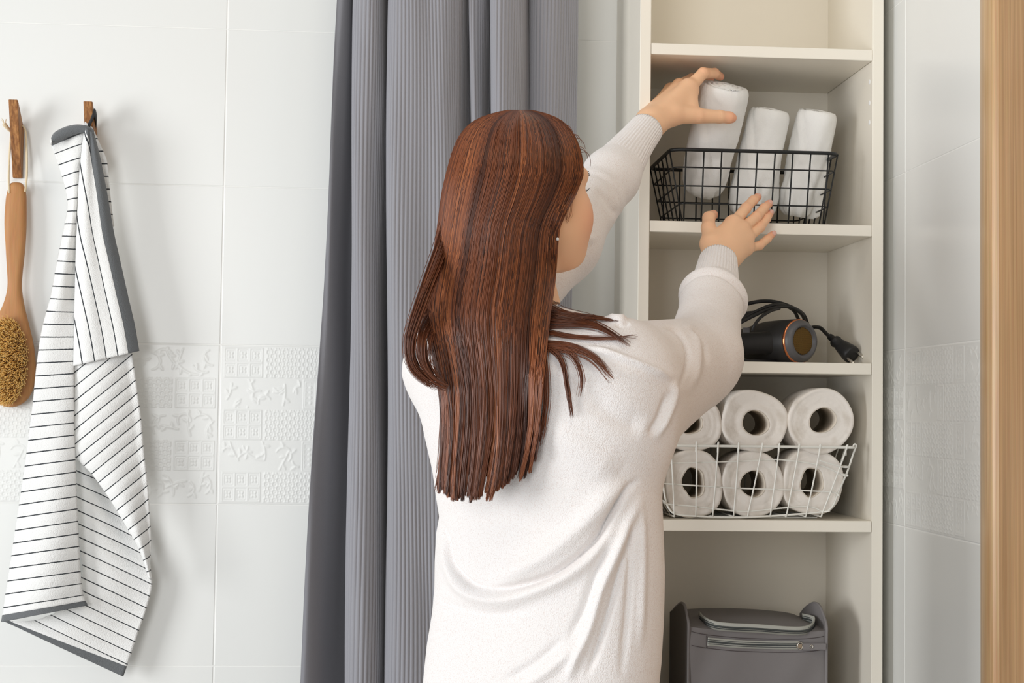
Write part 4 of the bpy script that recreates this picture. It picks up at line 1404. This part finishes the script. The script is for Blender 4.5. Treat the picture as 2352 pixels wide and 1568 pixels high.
def make_sweater():
    lo = (at(880, 800, -.8)[0], -.95, HEM_Z - .02); hi = (at(1720, 700, -.45)[0], -.30, at(1450, 290, -.33)[2] + .01)
    V, Fc = surfnet(sd_sweater, lo, hi, .0023)
    N = vnormals(V, Fc)
    x, y = to_px(V)
    view = V - CAM; view /= np.linalg.norm(view, axis=1)[:, None]
    face = np.clip(-(N * view).sum(1) * 2.5 + .1, 0, 1)
    disp = np.zeros(len(V))
    for poly, w, h in FOLDS:
        P = spline(poly, max(8, 5 * len(poly)))
        m = (x > P[:, 0].min() - 3 * w) & (x < P[:, 0].max() + 3 * w) & (y > P[:, 1].min() - 3 * w) & (y < P[:, 1].max() + 3 * w) & (face > 0)
        if not m.any(): continue
        d, t = dist_poly(x[m], y[m], P)
        disp[m] += 1.4 * h * np.exp(-(d / (w if h > 0 else .8 * w)) ** 2) * np.clip(np.sin(math.pi * np.clip(t, 0, 1)) * 1.5, 0, 1) * face[m]
    # rolls of loose knit pushed up round the forearms
    for A0, B0, rings in ((at(1622, 770, -.535), at(1648, 606, -.385), ((.80, .0050), (.50, .0046))), (LEL, at(1470, 315, -.325), ((.45, .0009),))):
        ab = B0 - A0; L2 = ab @ ab
        s_ = (V - A0) @ ab / L2
        rad = np.linalg.norm(V - A0 - s_[:, None] * ab, axis=1)
        near = smoothstep(.085, .06, rad) * smoothstep(0.05, .2, s_) * smoothstep(1.1, 1.0, s_)
        ln_ = math.sqrt(L2)
        for sk, hk in rings:
            tilt = .006 * np.sin(V[:, 0] * 40 + sk * 9)
            e = (s_ - sk) * ln_ + tilt
            disp += near * hk * (np.exp(-(e / .0065) ** 2) - .85 * np.exp(-((e + .0125) / .0045) ** 2))
    V = V + N * disp[:, None]
    sw = mk('sweater', V, Fc, M_KNIT, person)

    def cuff(P, r, n_rib, name='cuff'):
        P = spline(P, 26)
        T, Nn, B = frames(P)
        seg = n_rib * 6
        a = np.linspace(0, 2 * math.pi, seg, endpoint=False)
        rr = np.interp(np.linspace(0, 1, 26), np.linspace(0, 1, len(r)), r)
        rib = .0011 * np.abs(np.sin(n_rib * a / 2 * 1.0)) ** .8
        rows = []
        for k in range(26):
            R_ = rr[k] + rib
            rows.append(P[k] + np.outer(R_ * np.cos(a), Nn[k]) + np.outer(R_ * np.sin(a), B[k]))
        for k in range(25, 14, -1):      # turn in at the wrist opening
            R_ = rr[k] - .0022
            rows.append(P[k] + np.outer(np.full(seg, R_) * np.cos(a), Nn[k]) + np.outer(np.full(seg, R_) * np.sin(a), B[k]))
        return mk(name, np.vstack(rows), grid_faces(len(rows), seg, True)[:, ::-1], M_KNIT, sw)
    cuff([at(1638, 676, -.452), at(1643, 650, -.428), at(1646, 626, -.405), at(1649, 600, -.378)], [.0385, .0345, .0315, .0285], 44)
    cuff([at(1418, 386, -.365), at(1440, 355, -.347), at(1462, 325, -.331), at(1487, 293, -.312)], [.0385, .0330, .0285, .0255], 40)
    return sw


sweater = make_sweater()


# --- body: head, neck, hands, and the limbs under the clothes, in one mesh
def sd_chain(P, pts, k=.003):
    d = None
    for (a, ra), (b, rb) in zip(pts[:-1], pts[1:]):
        c = sd_cap(P, a, b, ra, rb)
        d = c if d is None else smin(d, c, k)
    return d


TIPS = []


def hand_sdf(palm, fingers, kp=.011, kf=.0045):
    def fn(P):
        d = None
        for a, ra, b, rb in palm:
            c = sd_cap(P, a, b, ra, rb)
            d = c if d is None else smin(d, c, kp)
        f = None
        for ch in fingers:
            c = sd_chain(P, ch)
            f = c if f is None else np.minimum(f, c)
        return smin(d, f, kf)
    return fn


# right (lower) hand: back of the hand to the camera, fingertips on the basket wires
rw = at(1648, 596, -.376); rw2 = at(1644, 640, -.412)
iM, mM, rM, pM = at(1684, 514, -.330), at(1706, 525, -.327), at(1716, 546, -.326), at(1713, 570, -.330)
R_F = [[(iM, 0.00921), (at(1713, 478, -.306), 0.00837), (at(1730, 460, -.288), 0.00743), (at(1740, 452.5, -.275), 0.00639)],
       [(mM, 0.00902), (at(1737, 498, -.305), 0.00818), (at(1755, 478, -.288), 0.00733), (at(1766, 468, -.276), 0.00639)],
       [(rM, 0.00884), (at(1745.5, 522, -.306), 0.00780), (at(1760, 502, -.290), 0.00705), (at(1768.5, 490, -.278), 0.00602)],
       [(pM, 0.00827), (at(1744, 564, -.309), 0.00696), (at(1762, 549, -.295), 0.00630), (at(1774, 538.5, -.285), 0.00545)],
       [(at(1634, 560, -.360), 0.01410), (at(1627, 523, -.345), 0.01090), (at(1628, 500, -.325), 0.00978), (at(1638, 493.5, -.306), 0.00790)]]
R_P = [(rw, .0200, iM, .0110), (rw, .0200, mM, .0112), (at(1655, 600, -.378), .0200, rM, .0112), (at(1662, 606, -.378), .0190, pM, .0105), (rw, .0190, at(1634, 560, -.360), .0165), (rw2, .0215, rw, .0210), (iM, .0100, pM, .0100),
       (at(1634, 560, -.360), .0150, iM, .0100)]
# left (upper) hand: gripping the towel from the left, thumb in front
lw = at(1494, 284, -.303); lw2 = at(1450, 335, -.336)
liM, lmM, lrM, lpM = at(1581, 203, -.252), at(1560, 197, -.222), at(1540, 206, -.196), at(1526, 226, -.178)
L_F = [[(liM, .0112), (at(1615, 168, -.240), .0092), (at(1641, 168, -.222), .0080), (at(1654, 176, -.206), .0068)],
       [(lmM, .0104), (at(1588, 182, -.186), .0090), (at(1616, 176, -.166), .0078), (at(1632, 184, -.160), .0066)],
       [(lrM, .0100), (at(1566, 196, -.150), .0086), (at(1590, 196, -.132), .0075), (at(1604, 206, -.130), .0064)],
       [(lpM, .0092), (at(1552, 222, -.138), .0076), (at(1574, 226, -.126), .0066), (at(1586, 236, -.126), .0058)],
       [(at(1545, 262, -.288), .0165), (at(1603, 266, -.281), .0122), (at(1652, 268, -.270), .0104), (at(1675, 270, -.266), .0094), (at(1681, 271, -.264), .0078)]]
L_P = [(lw, .0195, liM, .0130), (lw, .0190, lmM, .0122), (lw, .0180, lrM, .0112), (at(1490, 276, -.296), .0170, lpM, .0100), (lw, .0200, at(1545, 262, -.288), .0170), (lw2, .0225, lw, .0200), (at(1545, 262, -.288), .0165, liM, .0125),
       (at(1590, 262, -.280), .0120, at(1585, 212, -.254), .0112), (liM, .0110, lpM, .0095)]


# tendons fanning over the back of the right hand
_tc = np.array([0, -1., .1])
R_P += [(rw + _tc * .013, .0060, m + _tc * .0060, .0052) for m in (iM, mM, rM)]
L_P += [(lw + np.array([.002, -.012, .006]), .0060, liM + np.array([.0, -.0065, .003]), .0058)]


def bounds(fs, ps, m=.03):
    A = np.array([p for ch in fs for p, r in ch] + [p for a, _, b, _ in ps for p in (a, b)])
    return A.min(0) - m, A.max(0) + m


def sd_under(P):
    d = sd_torso(P, .028)
    for ch in ([(RSH, .042), (REL, .036), (RWR, .024)], [(LSH, .044), (LEL, .036), (LWR, .022)]):
        d = smin(d, sd_chain(P, ch, .02), .03)
    return d


def make_body():
    parts = []
    hb = (HC - np.array([.13, .13, .16]), HC + np.array([.14, .14, .12]))
    hv, hf = surfnet(sd_head, hb[0], hb[1], .0021)
    parts.append((hv, hf))
    for fs, ps in ((R_F, R_P), (L_F, L_P)):
        lo, hi = bounds(fs, ps)
        v, f = surfnet(hand_sdf(ps, fs), lo, hi, .0013)
        parts.append((v, f))
    lo = (at(960, 800, -.8)[0], -.90, HEM_Z - .01); hi = (at(1700, 700, -.45)[0], -.28, at(1480, 280, -.33)[2] + .03)
    parts.append(surfnet(sd_under, lo, hi, .009))
    V = np.vstack([p[0] for p in parts])
    Fc = []; n = 0
    for v, f in parts: Fc.append(f + n); n += len(v)
    # creases over the finger joints
    hs, he = len(parts[0][0]), len(parts[0][0]) + len(parts[1][0]) + len(parts[2][0])
    H = V[hs:he]; NH = vnormals(V, np.vstack(Fc))[hs:he]
    dsp = np.zeros(len(H))
    for ch in R_F + L_F:
        for k in (1, 2):
            j = ch[k][0]; ax_ = ch[k + 1][0] - ch[k - 1][0]; ax_ = ax_ / np.linalg.norm(ax_)
            q = H - j; e = q @ ax_; r_ = np.linalg.norm(q - e[:, None] * ax_, axis=1)
            near = smoothstep(1.6, 1.2, r_ / ch[k][1]) * np.clip(-NH[:, 1] * 1.5, 0, 1)
            for o_ in (-.0026, -.0008, .0012):
                dsp -= near * .00042 * np.exp(-((e - o_) / .00065) ** 2)
            dsp += near * .0005 * np.exp(-(e / .004) ** 2)
    V[hs:he] = H + NH * dsp[:, None]
    o = mk('body', V, np.vstack(Fc), M_SKIN, person)
    pink = np.zeros(len(V))
    for ch, w in [(c, 1.0) for c in R_F] + [(c, 1.0) for c in L_F]:
        pink = np.maximum(pink, .85 * np.exp(-(np.linalg.norm(V - ch[-1][0], axis=1) / .015) ** 2))
        pink = np.maximum(pink, .40 * np.exp(-(np.linalg.norm(V - ch[-2][0], axis=1) / .011) ** 2))
        pink = np.maximum(pink, .35 * np.exp(-(np.linalg.norm(V - ch[1][0], axis=1) / .011) ** 2))
        pink = np.maximum(pink, .25 * np.exp(-(np.linalg.norm(V - ch[0][0], axis=1) / .012) ** 2))
    pink = np.maximum(pink, .6 * np.exp(-(np.linalg.norm(V - hl((.055, .060, -.050)), axis=1) / .028) ** 2))
    pink = np.maximum(pink, .8 * np.exp(-(np.linalg.norm(V - hl((0, .09, -.077)), axis=1) / .014) ** 2))
    point_attr(o, 'pink', pink)

    def nail(c, fwd, out, w, l):
        fwd = fwd / np.linalg.norm(fwd); out = out - fwd * (out @ fwd); out = out / np.linalg.norm(out); sd = np.cross(fwd, out)
        n = 9
        vv = []
        for j in range(n):
            v = j / (n - 1) * 2 - 1
            ww = w * (1 - .35 * abs(v) ** 3)
            for i in range(n):
                u = i / (n - 1) * 2 - 1
                vv.append(c + fwd * v * l + sd * u * ww + out * (-.35 * w * u * u - .0006 * (v > .9)))
        q = mk('fingernail', np.array(vv), grid_faces(n, n), M_NAIL, o)
        s = q.modifiers.new('thickness', 'SOLIDIFY'); s.thickness = .0006; s.offset = 0
    toc = np.array([0, -1., .15])
    for ch in R_F[:4]:
        (p2, r2), (p3, r3) = ch[-2], ch[-1]
        f = p3 - p2
        nail(p3 + f / np.linalg.norm(f) * .001 + toc / np.linalg.norm(toc) * r3 * .93 + np.array([.0022, 0, .001]), f, toc + np.array([.55, 0, .25]), r3 * .70, .0050)
    (p2, r2), (p3, r3) = L_F[4][-3], L_F[4][-1]
    nail(at(1676, 265.5, -.2757), p3 - p2, toc, r3 * .78, .0062)
    return o


body = make_body()


# --- lower body, below the picture: trousers and slippers
def make_lower():
    hx = at(1240, 1568, -.72)[0]
    c, s = math.cos(TORSO_TH), math.sin(TORSO_TH)
    hips = [np.array([hx - .075 * c * k, -.72 + .075 * s * k, -.56]) for k in (1, -1)]
    feet = [np.array([hx - .10 * c * k, -.72 + .10 * s * k, FLOOR_Z + .07]) for k in (1, -1)]

    def fn(P):
        d = sd_ell(P, (hx, -.72, -.50), (.125, .105, .11))
        for h, f in zip(hips, feet):
            k = (h + f) / 2 + np.array([.01, .02, 0])
            d = smin(d, smin(sd_cap(P, h, k, .088, .062), sd_cap(P, k, f, .062, .055), .02), .03)
        return d
    lo = (hx - .25, -.98, FLOOR_Z + .012); hi = (hx + .25, -.48, -.36)
    mk('trousers', *surfnet(fn, lo, hi, .009), M_PANTS, person)
    for f in feet:
        def sh(P, f=f):
            d = sd_ell(P, (f[0] + .05, f[1] + .06, FLOOR_Z + .035), (.055, .125, .045), np.array([[c, s, 0], [-s, c, 0], [0, 0, 1]]))
            return smax(d, np.float32(FLOOR_Z + .001) - P[2], .004)
        mk('slipper', *surfnet(sh, (f[0] - .12, f[1] - .12, FLOOR_Z - .01), (f[0] + .22, f[1] + .24, FLOOR_Z + .1), .006), M_SHOE, person)


make_lower()

# --- hair
GX = np.arange(900, 1480, 8.0); GY = np.arange(236, 1200, 8.0)


def sd_cap_hair(P):
    q0, q1, q2 = (P[i] - np.float32(HC[i]) for i in range(3))
    L = (q0 * np.float32(HR_[0, 0]) + q1 * np.float32(HR_[1, 0]), q0 * np.float32(HR_[0, 1]) + q1 * np.float32(HR_[1, 1]), q2 + 0 * q0)
    d = sd_ell(L, (0, -.010, .002), (.071, .090, .074))
    d = smin(d, sd_ell(L, (0, -.05, -.09), (.060, .045, .09)), .03)
    cut = smin((L[1] - .050) * .8 + (np.minimum(L[2], .03) + .02) * -.9, L[2] * 0 + 1, .01)
    return smax(d, cut, .006)


def front_depth():
    xs, ys = np.meshgrid(GX, GY, indexing='ij')
    Ys = np.arange(-1.0, -.45, .006)
    out = np.full(xs.shape, 9.0)
    prev = None
    dirs = FW[None, None, :] + RT[None, None, :] * ((xs[..., None] - 1176) / F_PX) + UP[None, None, :] * ((784 - ys[..., None]) / F_PX)
    for Y in Ys:
        t = (Y - CAM[1]) / dirs[..., 1]
        P = CAM + dirs * t[..., None]
        p = (P[..., 0].astype(np.float32), P[..., 1].astype(np.float32), P[..., 2].astype(np.float32))
        d = np.minimum(np.minimum(sd_sweater(p), sd_head(p)), sd_cap_hair(p))
        hit = (d < 0) & (out > 8)
        if prev is not None:
            out = np.where(hit, Y - .006 * (d / (d - prev - 1e-9)), out)
        prev = d
    return out


H_Y = [250, 252, 256, 262, 270, 280, 292, 310, 335, 365, 400, 440, 470, 488, 505, 525, 560, 600, 640, 680, 720, 760, 800, 850, 900, 950, 1000, 1050, 1100, 1150]
H_L = [1186, 1172, 1150, 1126, 1103, 1085, 1070, 1056, 1044, 1034, 1024, 1015, 1011, 1009, 1007, 1004, 999, 992, 984, 976, 972, 978, 988, 1000, 1010, 1013, 1012, 1008, 1004, 1004]
H_R = [1200, 1214, 1236, 1258, 1278, 1294, 1307, 1320, 1331, 1338, 1341, 1326, 1312, 1300, 1291, 1284, 1281, 1279, 1276, 1271, 1264, 1259, 1255, 1250, 1246, 1243, 1240, 1232, 1222, 1205]


_hy = np.arange(240, 1180, 2.0)


def _smooth(v):
    a = np.interp(_hy, H_Y, v)
    k = np.exp(-(np.arange(-18, 19) / 7.0) ** 2); k /= k.sum()
    b = np.convolve(np.pad(a, 18, mode='edge'), k, mode='valid')
    w = smoothstep(275, 330, _hy)
    return a * (1 - w) + b * w


_hl, _hr = _smooth(H_L), _smooth(H_R)


def HLf(y): return np.interp(y, _hy, _hl)
def HRf(y): return np.interp(y, _hy, _hr)


def ell_depth(x, y):
    c = (HLf(y) + HRf(y)) / 2; hw = (HRf(y) - HLf(y)) / 2
    w = np.clip((x - c) / hw, -.995, .995)
    B = np.where(y < 400, .114 * np.sqrt(np.clip(1 - ((y - 400) / 152) ** 2, 0, 1)), .114)
    return -.712 - B * np.sqrt(1 - w * w)


def hair_depth_grid():
    F = front_depth()
    xs, ys = np.meshgrid(GX, GY, indexing='ij')
    c = (HLf(ys) + HRf(ys)) / 2; hw = (HRf(ys) - HLf(ys)) / 2
    w = np.clip((xs - c) / hw, -1, 1)
    B = np.where(ys < 400, .114 * np.sqrt(np.clip(1 - ((ys - 400) / 152) ** 2, 0, 1)), .114)
    f = smoothstep(560, 800, ys)
    Yc = -.712 * (1 - f) + -.815 * f
    Bf = B * (1 - f) + .03 * f
    E = Yc - Bf * np.sqrt(1 - w * w)
    G = np.minimum(E, F - .006)
    for _ in range(4):
        P = np.pad(G, 1, mode='edge')
        G = np.minimum(G, (P[:-2, 1:-1] + P[2:, 1:-1] + P[1:-1, :-2] + P[1:-1, 2:] + 2 * G) / 6 * .5 + G * .5) * .6 + .4 * (P[:-2, 1:-1] + P[2:, 1:-1] + P[1:-1, :-2] + P[1:-1, 2:] + 2 * G) / 6
    return np.minimum(G, F - .005), F


HG, FG = hair_depth_grid()


def bil(G, x, y):
    i = np.clip((x - GX[0]) / 8.0, 0, len(GX) - 1.001); j = np.clip((y - GY[0]) / 8.0, 0, len(GY) - 1.001)
    i0, j0 = i.astype(int), j.astype(int); fi, fj = i - i0, j - j0
    return (G[i0, j0] * (1 - fi) + G[i0 + 1, j0] * fi) * (1 - fj) + (G[i0, j0 + 1] * (1 - fi) + G[i0 + 1, j0 + 1] * fi) * fj


def at_v(x, y, Y):
    d = FW + RT * ((x - 1176) / F_PX)[..., None] + UP * ((784 - y) / F_PX)[..., None]
    return CAM + d * ((Y - CAM[1]) / d[..., 1])[..., None]


def strands_mesh(P, rad):
    """P (N, n, 3), rad (N, n): three-sided hairs"""
    N, n = P.shape[:2]
    T = np.gradient(P, axis=1); T /= np.linalg.norm(T, axis=2, keepdims=True) + 1e-9
    ref = np.array([0, -1., 0.1])
    A = np.cross(T, ref); A /= np.linalg.norm(A, axis=2, keepdims=True) + 1e-9
    B = np.cross(T, A)
    V = np.empty((N, n, 3, 3))
    for k in range(3):
        a = 2 * math.pi * k / 3 + math.pi / 2
        V[:, :, k] = P + (A * math.cos(a) + B * math.sin(a)) * rad[..., None]
    base = (np.arange(N) * n * 3)[:, None, None]
    r = (np.arange(n - 1) * 3)[None, :, None]; k = np.arange(3)[None, None, :]; k2 = (k + 1) % 3
    q = np.stack([base + r + k, base + r + k2, base + r + 3 + k2, base + r + 3 + k], -1).reshape(-1, 4)
    return V.reshape(-1, 3), q


def make_hair():
    rng = np.random.default_rng(21)
    N, n = 10000, 24
    NC = 80
    uc = np.sort(rng.uniform(0.0, 1.0, NC)); ctone = rng.uniform(0, 1, NC); clen = rng.normal(0, 1, NC); cdep = rng.uniform(0, 1, NC); cph = rng.uniform(0, 6.28, (NC, 3))
    ci = rng.integers(0, NC, N)
    u0 = np.clip(uc[ci] + rng.normal(0, .020, N), 0.003, .997)
    y0 = 253 + 170 * rng.random(N) ** 3.2
    end = np.interp(uc[ci], [0, .08, .12, .60, .66, .74, .80, .90, 1.0], [1128, 1134, 1146, 1146, 1122, 1118, 1096, 1098, 1060])
    y1 = end + clen[ci] * 6 - np.abs(rng.normal(0, 16, N)) - (rng.random(N) < .10) * rng.uniform(20, 240, N)
    t = np.linspace(0, 1, n)[None, :] ** 1.7
    y = y0[:, None] + (y1 - y0)[:, None] * t
    low = smoothstep(650, 1100, y)
    pull = .70 * low
    u = u0[:, None] * (1 - pull) + (uc[ci][:, None] + (u0 - uc[ci])[:, None] * .2) * pull
    u = u + (.010 * np.sin(y / 95 + cph[ci, 0][:, None]) + .006 * np.sin(y / 47 + cph[ci, 1][:, None])) * (.08 + low) + rng.normal(0, .0018, (N, 1)) * np.sin(y / 60 + rng.uniform(0, 6, (N, 1)))
    u = np.clip(u, -.01, 1.01)
    x = HLf(y) + (HRf(y) - HLf(y)) * u
    lay = (.0005 + .011 * rng.random((N, 1)) ** 1.3) * (.35 + .65 * smoothstep(254, 420, y)) + .006 * cdep[ci][:, None] * low - .006 * np.exp(-t * 14)
    k_ = smoothstep(400, 500, y)
    Y = bil(HG, x, y) * k_ + ell_depth(x, y) * (1 - k_) - lay
    for _ in range(3):      # keep every hair outside the scalp layer
        P = at_v(x, y, Y)
        dd = sd_cap_hair((P[..., 0].astype(np.float32), P[..., 1].astype(np.float32), P[..., 2].astype(np.float32)))
        Y = Y - np.clip(.0035 - dd, 0, .02) * 1.3 * (t > .04)
    P = at_v(x, y, Y)
    rad = .00050 * (1 - .55 * t ** 6) * np.ones((N, 1))
    V1, F1 = strands_mesh(P, rad)
    tone = np.repeat(np.clip(.72 * ctone[ci] + .24 * rng.random(N) + .02, 0, 1), n * 3)

    def lock(pts, num, w0, w1, dep=.004, surf=True, tone_=.3, rad_=.00042):
        C = spline(pts, 26)
        s = np.linspace(0, 1, 26)
        off = rng.normal(0, 1, (num, 1)); off2 = rng.normal(0, 1, (num, 1))
        tg = np.gradient(C, axis=0); tg /= np.linalg.norm(tg, axis=1)[:, None]
        nr = np.stack([-tg[:, 1], tg[:, 0]], -1)
        w = (w0 + (w1 - w0) * s)[None, :]
        endc = rng.uniform(.72, 1.0, (num, 1))
        ss = s[None, :] * endc
        cx = np.interp(ss, s, C[:, 0]); cy = np.interp(ss, s, C[:, 1])
        nx = np.interp(ss, s, nr[:, 0]); ny = np.interp(ss, s, nr[:, 1])
        wig = off * w + off2 * 3 * np.sin(ss * 4 + off) * ss
        X = cx + nx * wig; Yp = cy + ny * wig
        if surf: D_ = bil(FGs, X, Yp) - dep - .002 * np.abs(off2)
        else: D_ = dep[0] + (dep[1] - dep[0]) * smoothstep(0, .4, ss) - .003 * off2
        Pp = at_v(X, Yp, D_)
        v, f = strands_mesh(Pp, np.broadcast_to(rad_ * (1 - .5 * s ** 4)[None, :], (num, 26)))
        return v, f, np.repeat(np.clip(tone_ + .15 + .3 * rng.random(num), 0, 1), 26 * 3)
    FGs = FG.copy(); FGs[FGs > 8] = -.74
    for _ in range(3):
        Pd = np.pad(FGs, 1, mode='edge')
        FGs = np.minimum(FGs, (Pd[:-2, 1:-1] + Pd[2:, 1:-1] + Pd[1:-1, :-2] + Pd[1:-1, 2:]) / 4)
    Ls = [lock([(1240, 700), (1290, 722), (1350, 728), (1425, 735)], 150, 9, 1.5, .006, True, .1),
          lock([(1240, 735), (1290, 738), (1340, 742), (1385, 755), (1450, 795)], 90, 9, 2.0, .006, True, .15),
          lock([(1245, 760), (1310, 772), (1390, 776), (1475, 768)], 26, 5, 2.0, .005, True, .2),
          lock([(1245, 790), (1310, 796), (1365, 822), (1410, 872)], 60, 7, 5, .005, True, .3),
          lock([(1250, 790), (1288, 825), (1303, 890), (1316, 965)], 55, 5, 2.5, .005, True, .2),
          lock([(1280, 795), (1318, 818), (1336, 865), (1331, 915)], 26, 5, 2.5, .005, True, .3),
          lock([(1246, 800), (1254, 900), (1246, 980), (1238, 1025)], 40, 4, 2.5, .006, True, .3),
          lock([(1045, 470), (1015, 570), (985, 650), (955, 735), (942, 790), (950, 840), (985, 875), (1030, 895)], 170, 8, 5, (-.745, -.852), False, .2),
          lock([(1040, 500), (1005, 600), (965, 700), (938, 770), (935, 815)], 40, 6, 4, (-.74, -.84), False, .3),
          lock([(1010, 700), (975, 760), (972, 820), (995, 865), (1030, 890)], 120, 10, 5, (-.80, -.858), False, .2),
          lock([(1060, 760), (1034, 860), (1024, 960), (1017, 1060), (1004, 1132)], 110, 6, 5, .008, True, .35)]
    for k in range(34):      # flyaway hairs round the crown
        a = rng.choice([-1, 1]) * rng.uniform(.55, 1.25)
        cx, cy = 1188 + 145 * math.sin(a), 402 - 147 * math.cos(a)
        o = rng.uniform(4, 14)
        Ls.append(lock([(cx - 12 * math.sin(a), cy + 12 * math.cos(a)), (cx + o * math.sin(a) + 6, cy - o * .7 * math.cos(a)), (cx + 22 + o * .6, cy + 10), (cx + 34, cy + 34)] if a > 0 else
                       [(cx - 12 * math.sin(a), cy + 12 * math.cos(a)), (cx + o * math.sin(a) - 4, cy - o * .7 * math.cos(a)), (cx - 14, cy + 14), (cx - 20, cy + 44)], 1, 1.0, 1.5, (-.735, -.735), False, .3))
    Ls += [lock([(1300, 440), (1309, 470), (1310, 492), (1302, 506)], 7, 4, 3, .003, True, .5, .0002),
           lock([(1285, 430), (1298, 468), (1303, 500), (1297, 512)], 12, 4, 3, .003, True, .5, .0002)]
    Vs, Fs, Ts, k = [V1], [F1], [tone], len(V1)
    for v, f, tt in Ls:
        Vs.append(v); Fs.append(f + k); Ts.append(tt); k += len(v)
    o = mk('hair', np.vstack(Vs), np.vstack(Fs), M_HAIR, person)
    point_attr(o, 'tone', np.concatenate(Ts))
    # dense under layer
    nu, nv = 44, 110
    yy = np.linspace(254, 1118, nv)
    uu = np.linspace(.02, .98, nu)
    X, Yp = [], []
    for y_ in yy:
        for q in uu:
            X.append(HLf(y_) + (HRf(y_) - HLf(y_)) * q); Yp.append(y_)
    X, Yp = np.array(X), np.array(Yp)
    trim_ = np.interp((X - HLf(Yp)) / (HRf(Yp) - HLf(Yp)), [0, .6, .66, 1], [1080, 1096, 1060, 1030])
    Yp = np.minimum(Yp, trim_)
    k_ = smoothstep(400, 500, Yp)
    V = at_v(X, Yp, bil(HG, X, Yp) * k_ + ell_depth(X, Yp) * (1 - k_) + .0035)
    un = mk('hair_under_layer', V, grid_faces(nv, nu), M_HAIRB, o)
    s = un.modifiers.new('thickness', 'SOLIDIFY'); s.thickness = .006; s.offset = 1

    mk('hair_cap', *surfnet(sd_cap_hair, HC - np.array([.14, .14, .2]), HC + np.array([.14, .14, .12]), .005), M_HAIRB, o)
    return o


def hair_mat():
    nt = M_HAIR.node_tree
    for nd in list(nt.nodes):
        if nd.type == 'NEW_GEOMETRY':
            a = nt.nodes.new('ShaderNodeAttribute'); a.attribute_name = 'tone'
            r = [x for x in nt.nodes if x.type == 'VALTORGB'][0]
            nt.links.new(a.outputs['Fac'], r.inputs['Fac'])
            nt.nodes.remove(nd)


hair_mat()
hair = make_hair()

# face details: brow, lashes, ear stud
for sx in (1, -1):
    pr = []
    for k in range(60):
        s = random.random()
        p = hl((sx * (.052 - .036 * s), .068 + .024 * s, .011 + .004 * math.sin(s * 3) + random.gauss(0, .0012)))
        q = p + HR_ @ np.array([sx * .006, .003, .001])
        pr.append(tube([p, (p + q) / 2 + HR_ @ np.array([0, .001, 0]), q], .0003, 3))
    mk('eyebrow', *join(pr), M_LASH, body)
    pr = []
    for k in range(20):
        s = k / 19
        for zz, up_, ln in ((-.010, .55, .010), (-.017, -.35, .006)):
            p = hl((sx * (.046 - .024 * s), .074 + .010 * math.sin(s * 2.6), zz))
            dr = np.array([sx * (.5 - .6 * s), 1., up_]); dr /= np.linalg.norm(dr)
            pr.append(tube([p, p + HR_ @ (dr * ln * .6), p + HR_ @ (dr * ln + np.array([0, 0, .002 * np.sign(up_)]))], [.00026, .0002, .00008], 3))
    mk('eyelashes', *join(pr), M_LASH, body)
e0 = at(1281, 549, -.80)
mk('ear_stud', *lathe(e0, (0.2, -1, 0), [(-.0022, 0), (-.0018, .0012), (0, .0021), (.0018, .0012), (.0022, 0)], 12), M_PEARL, body)
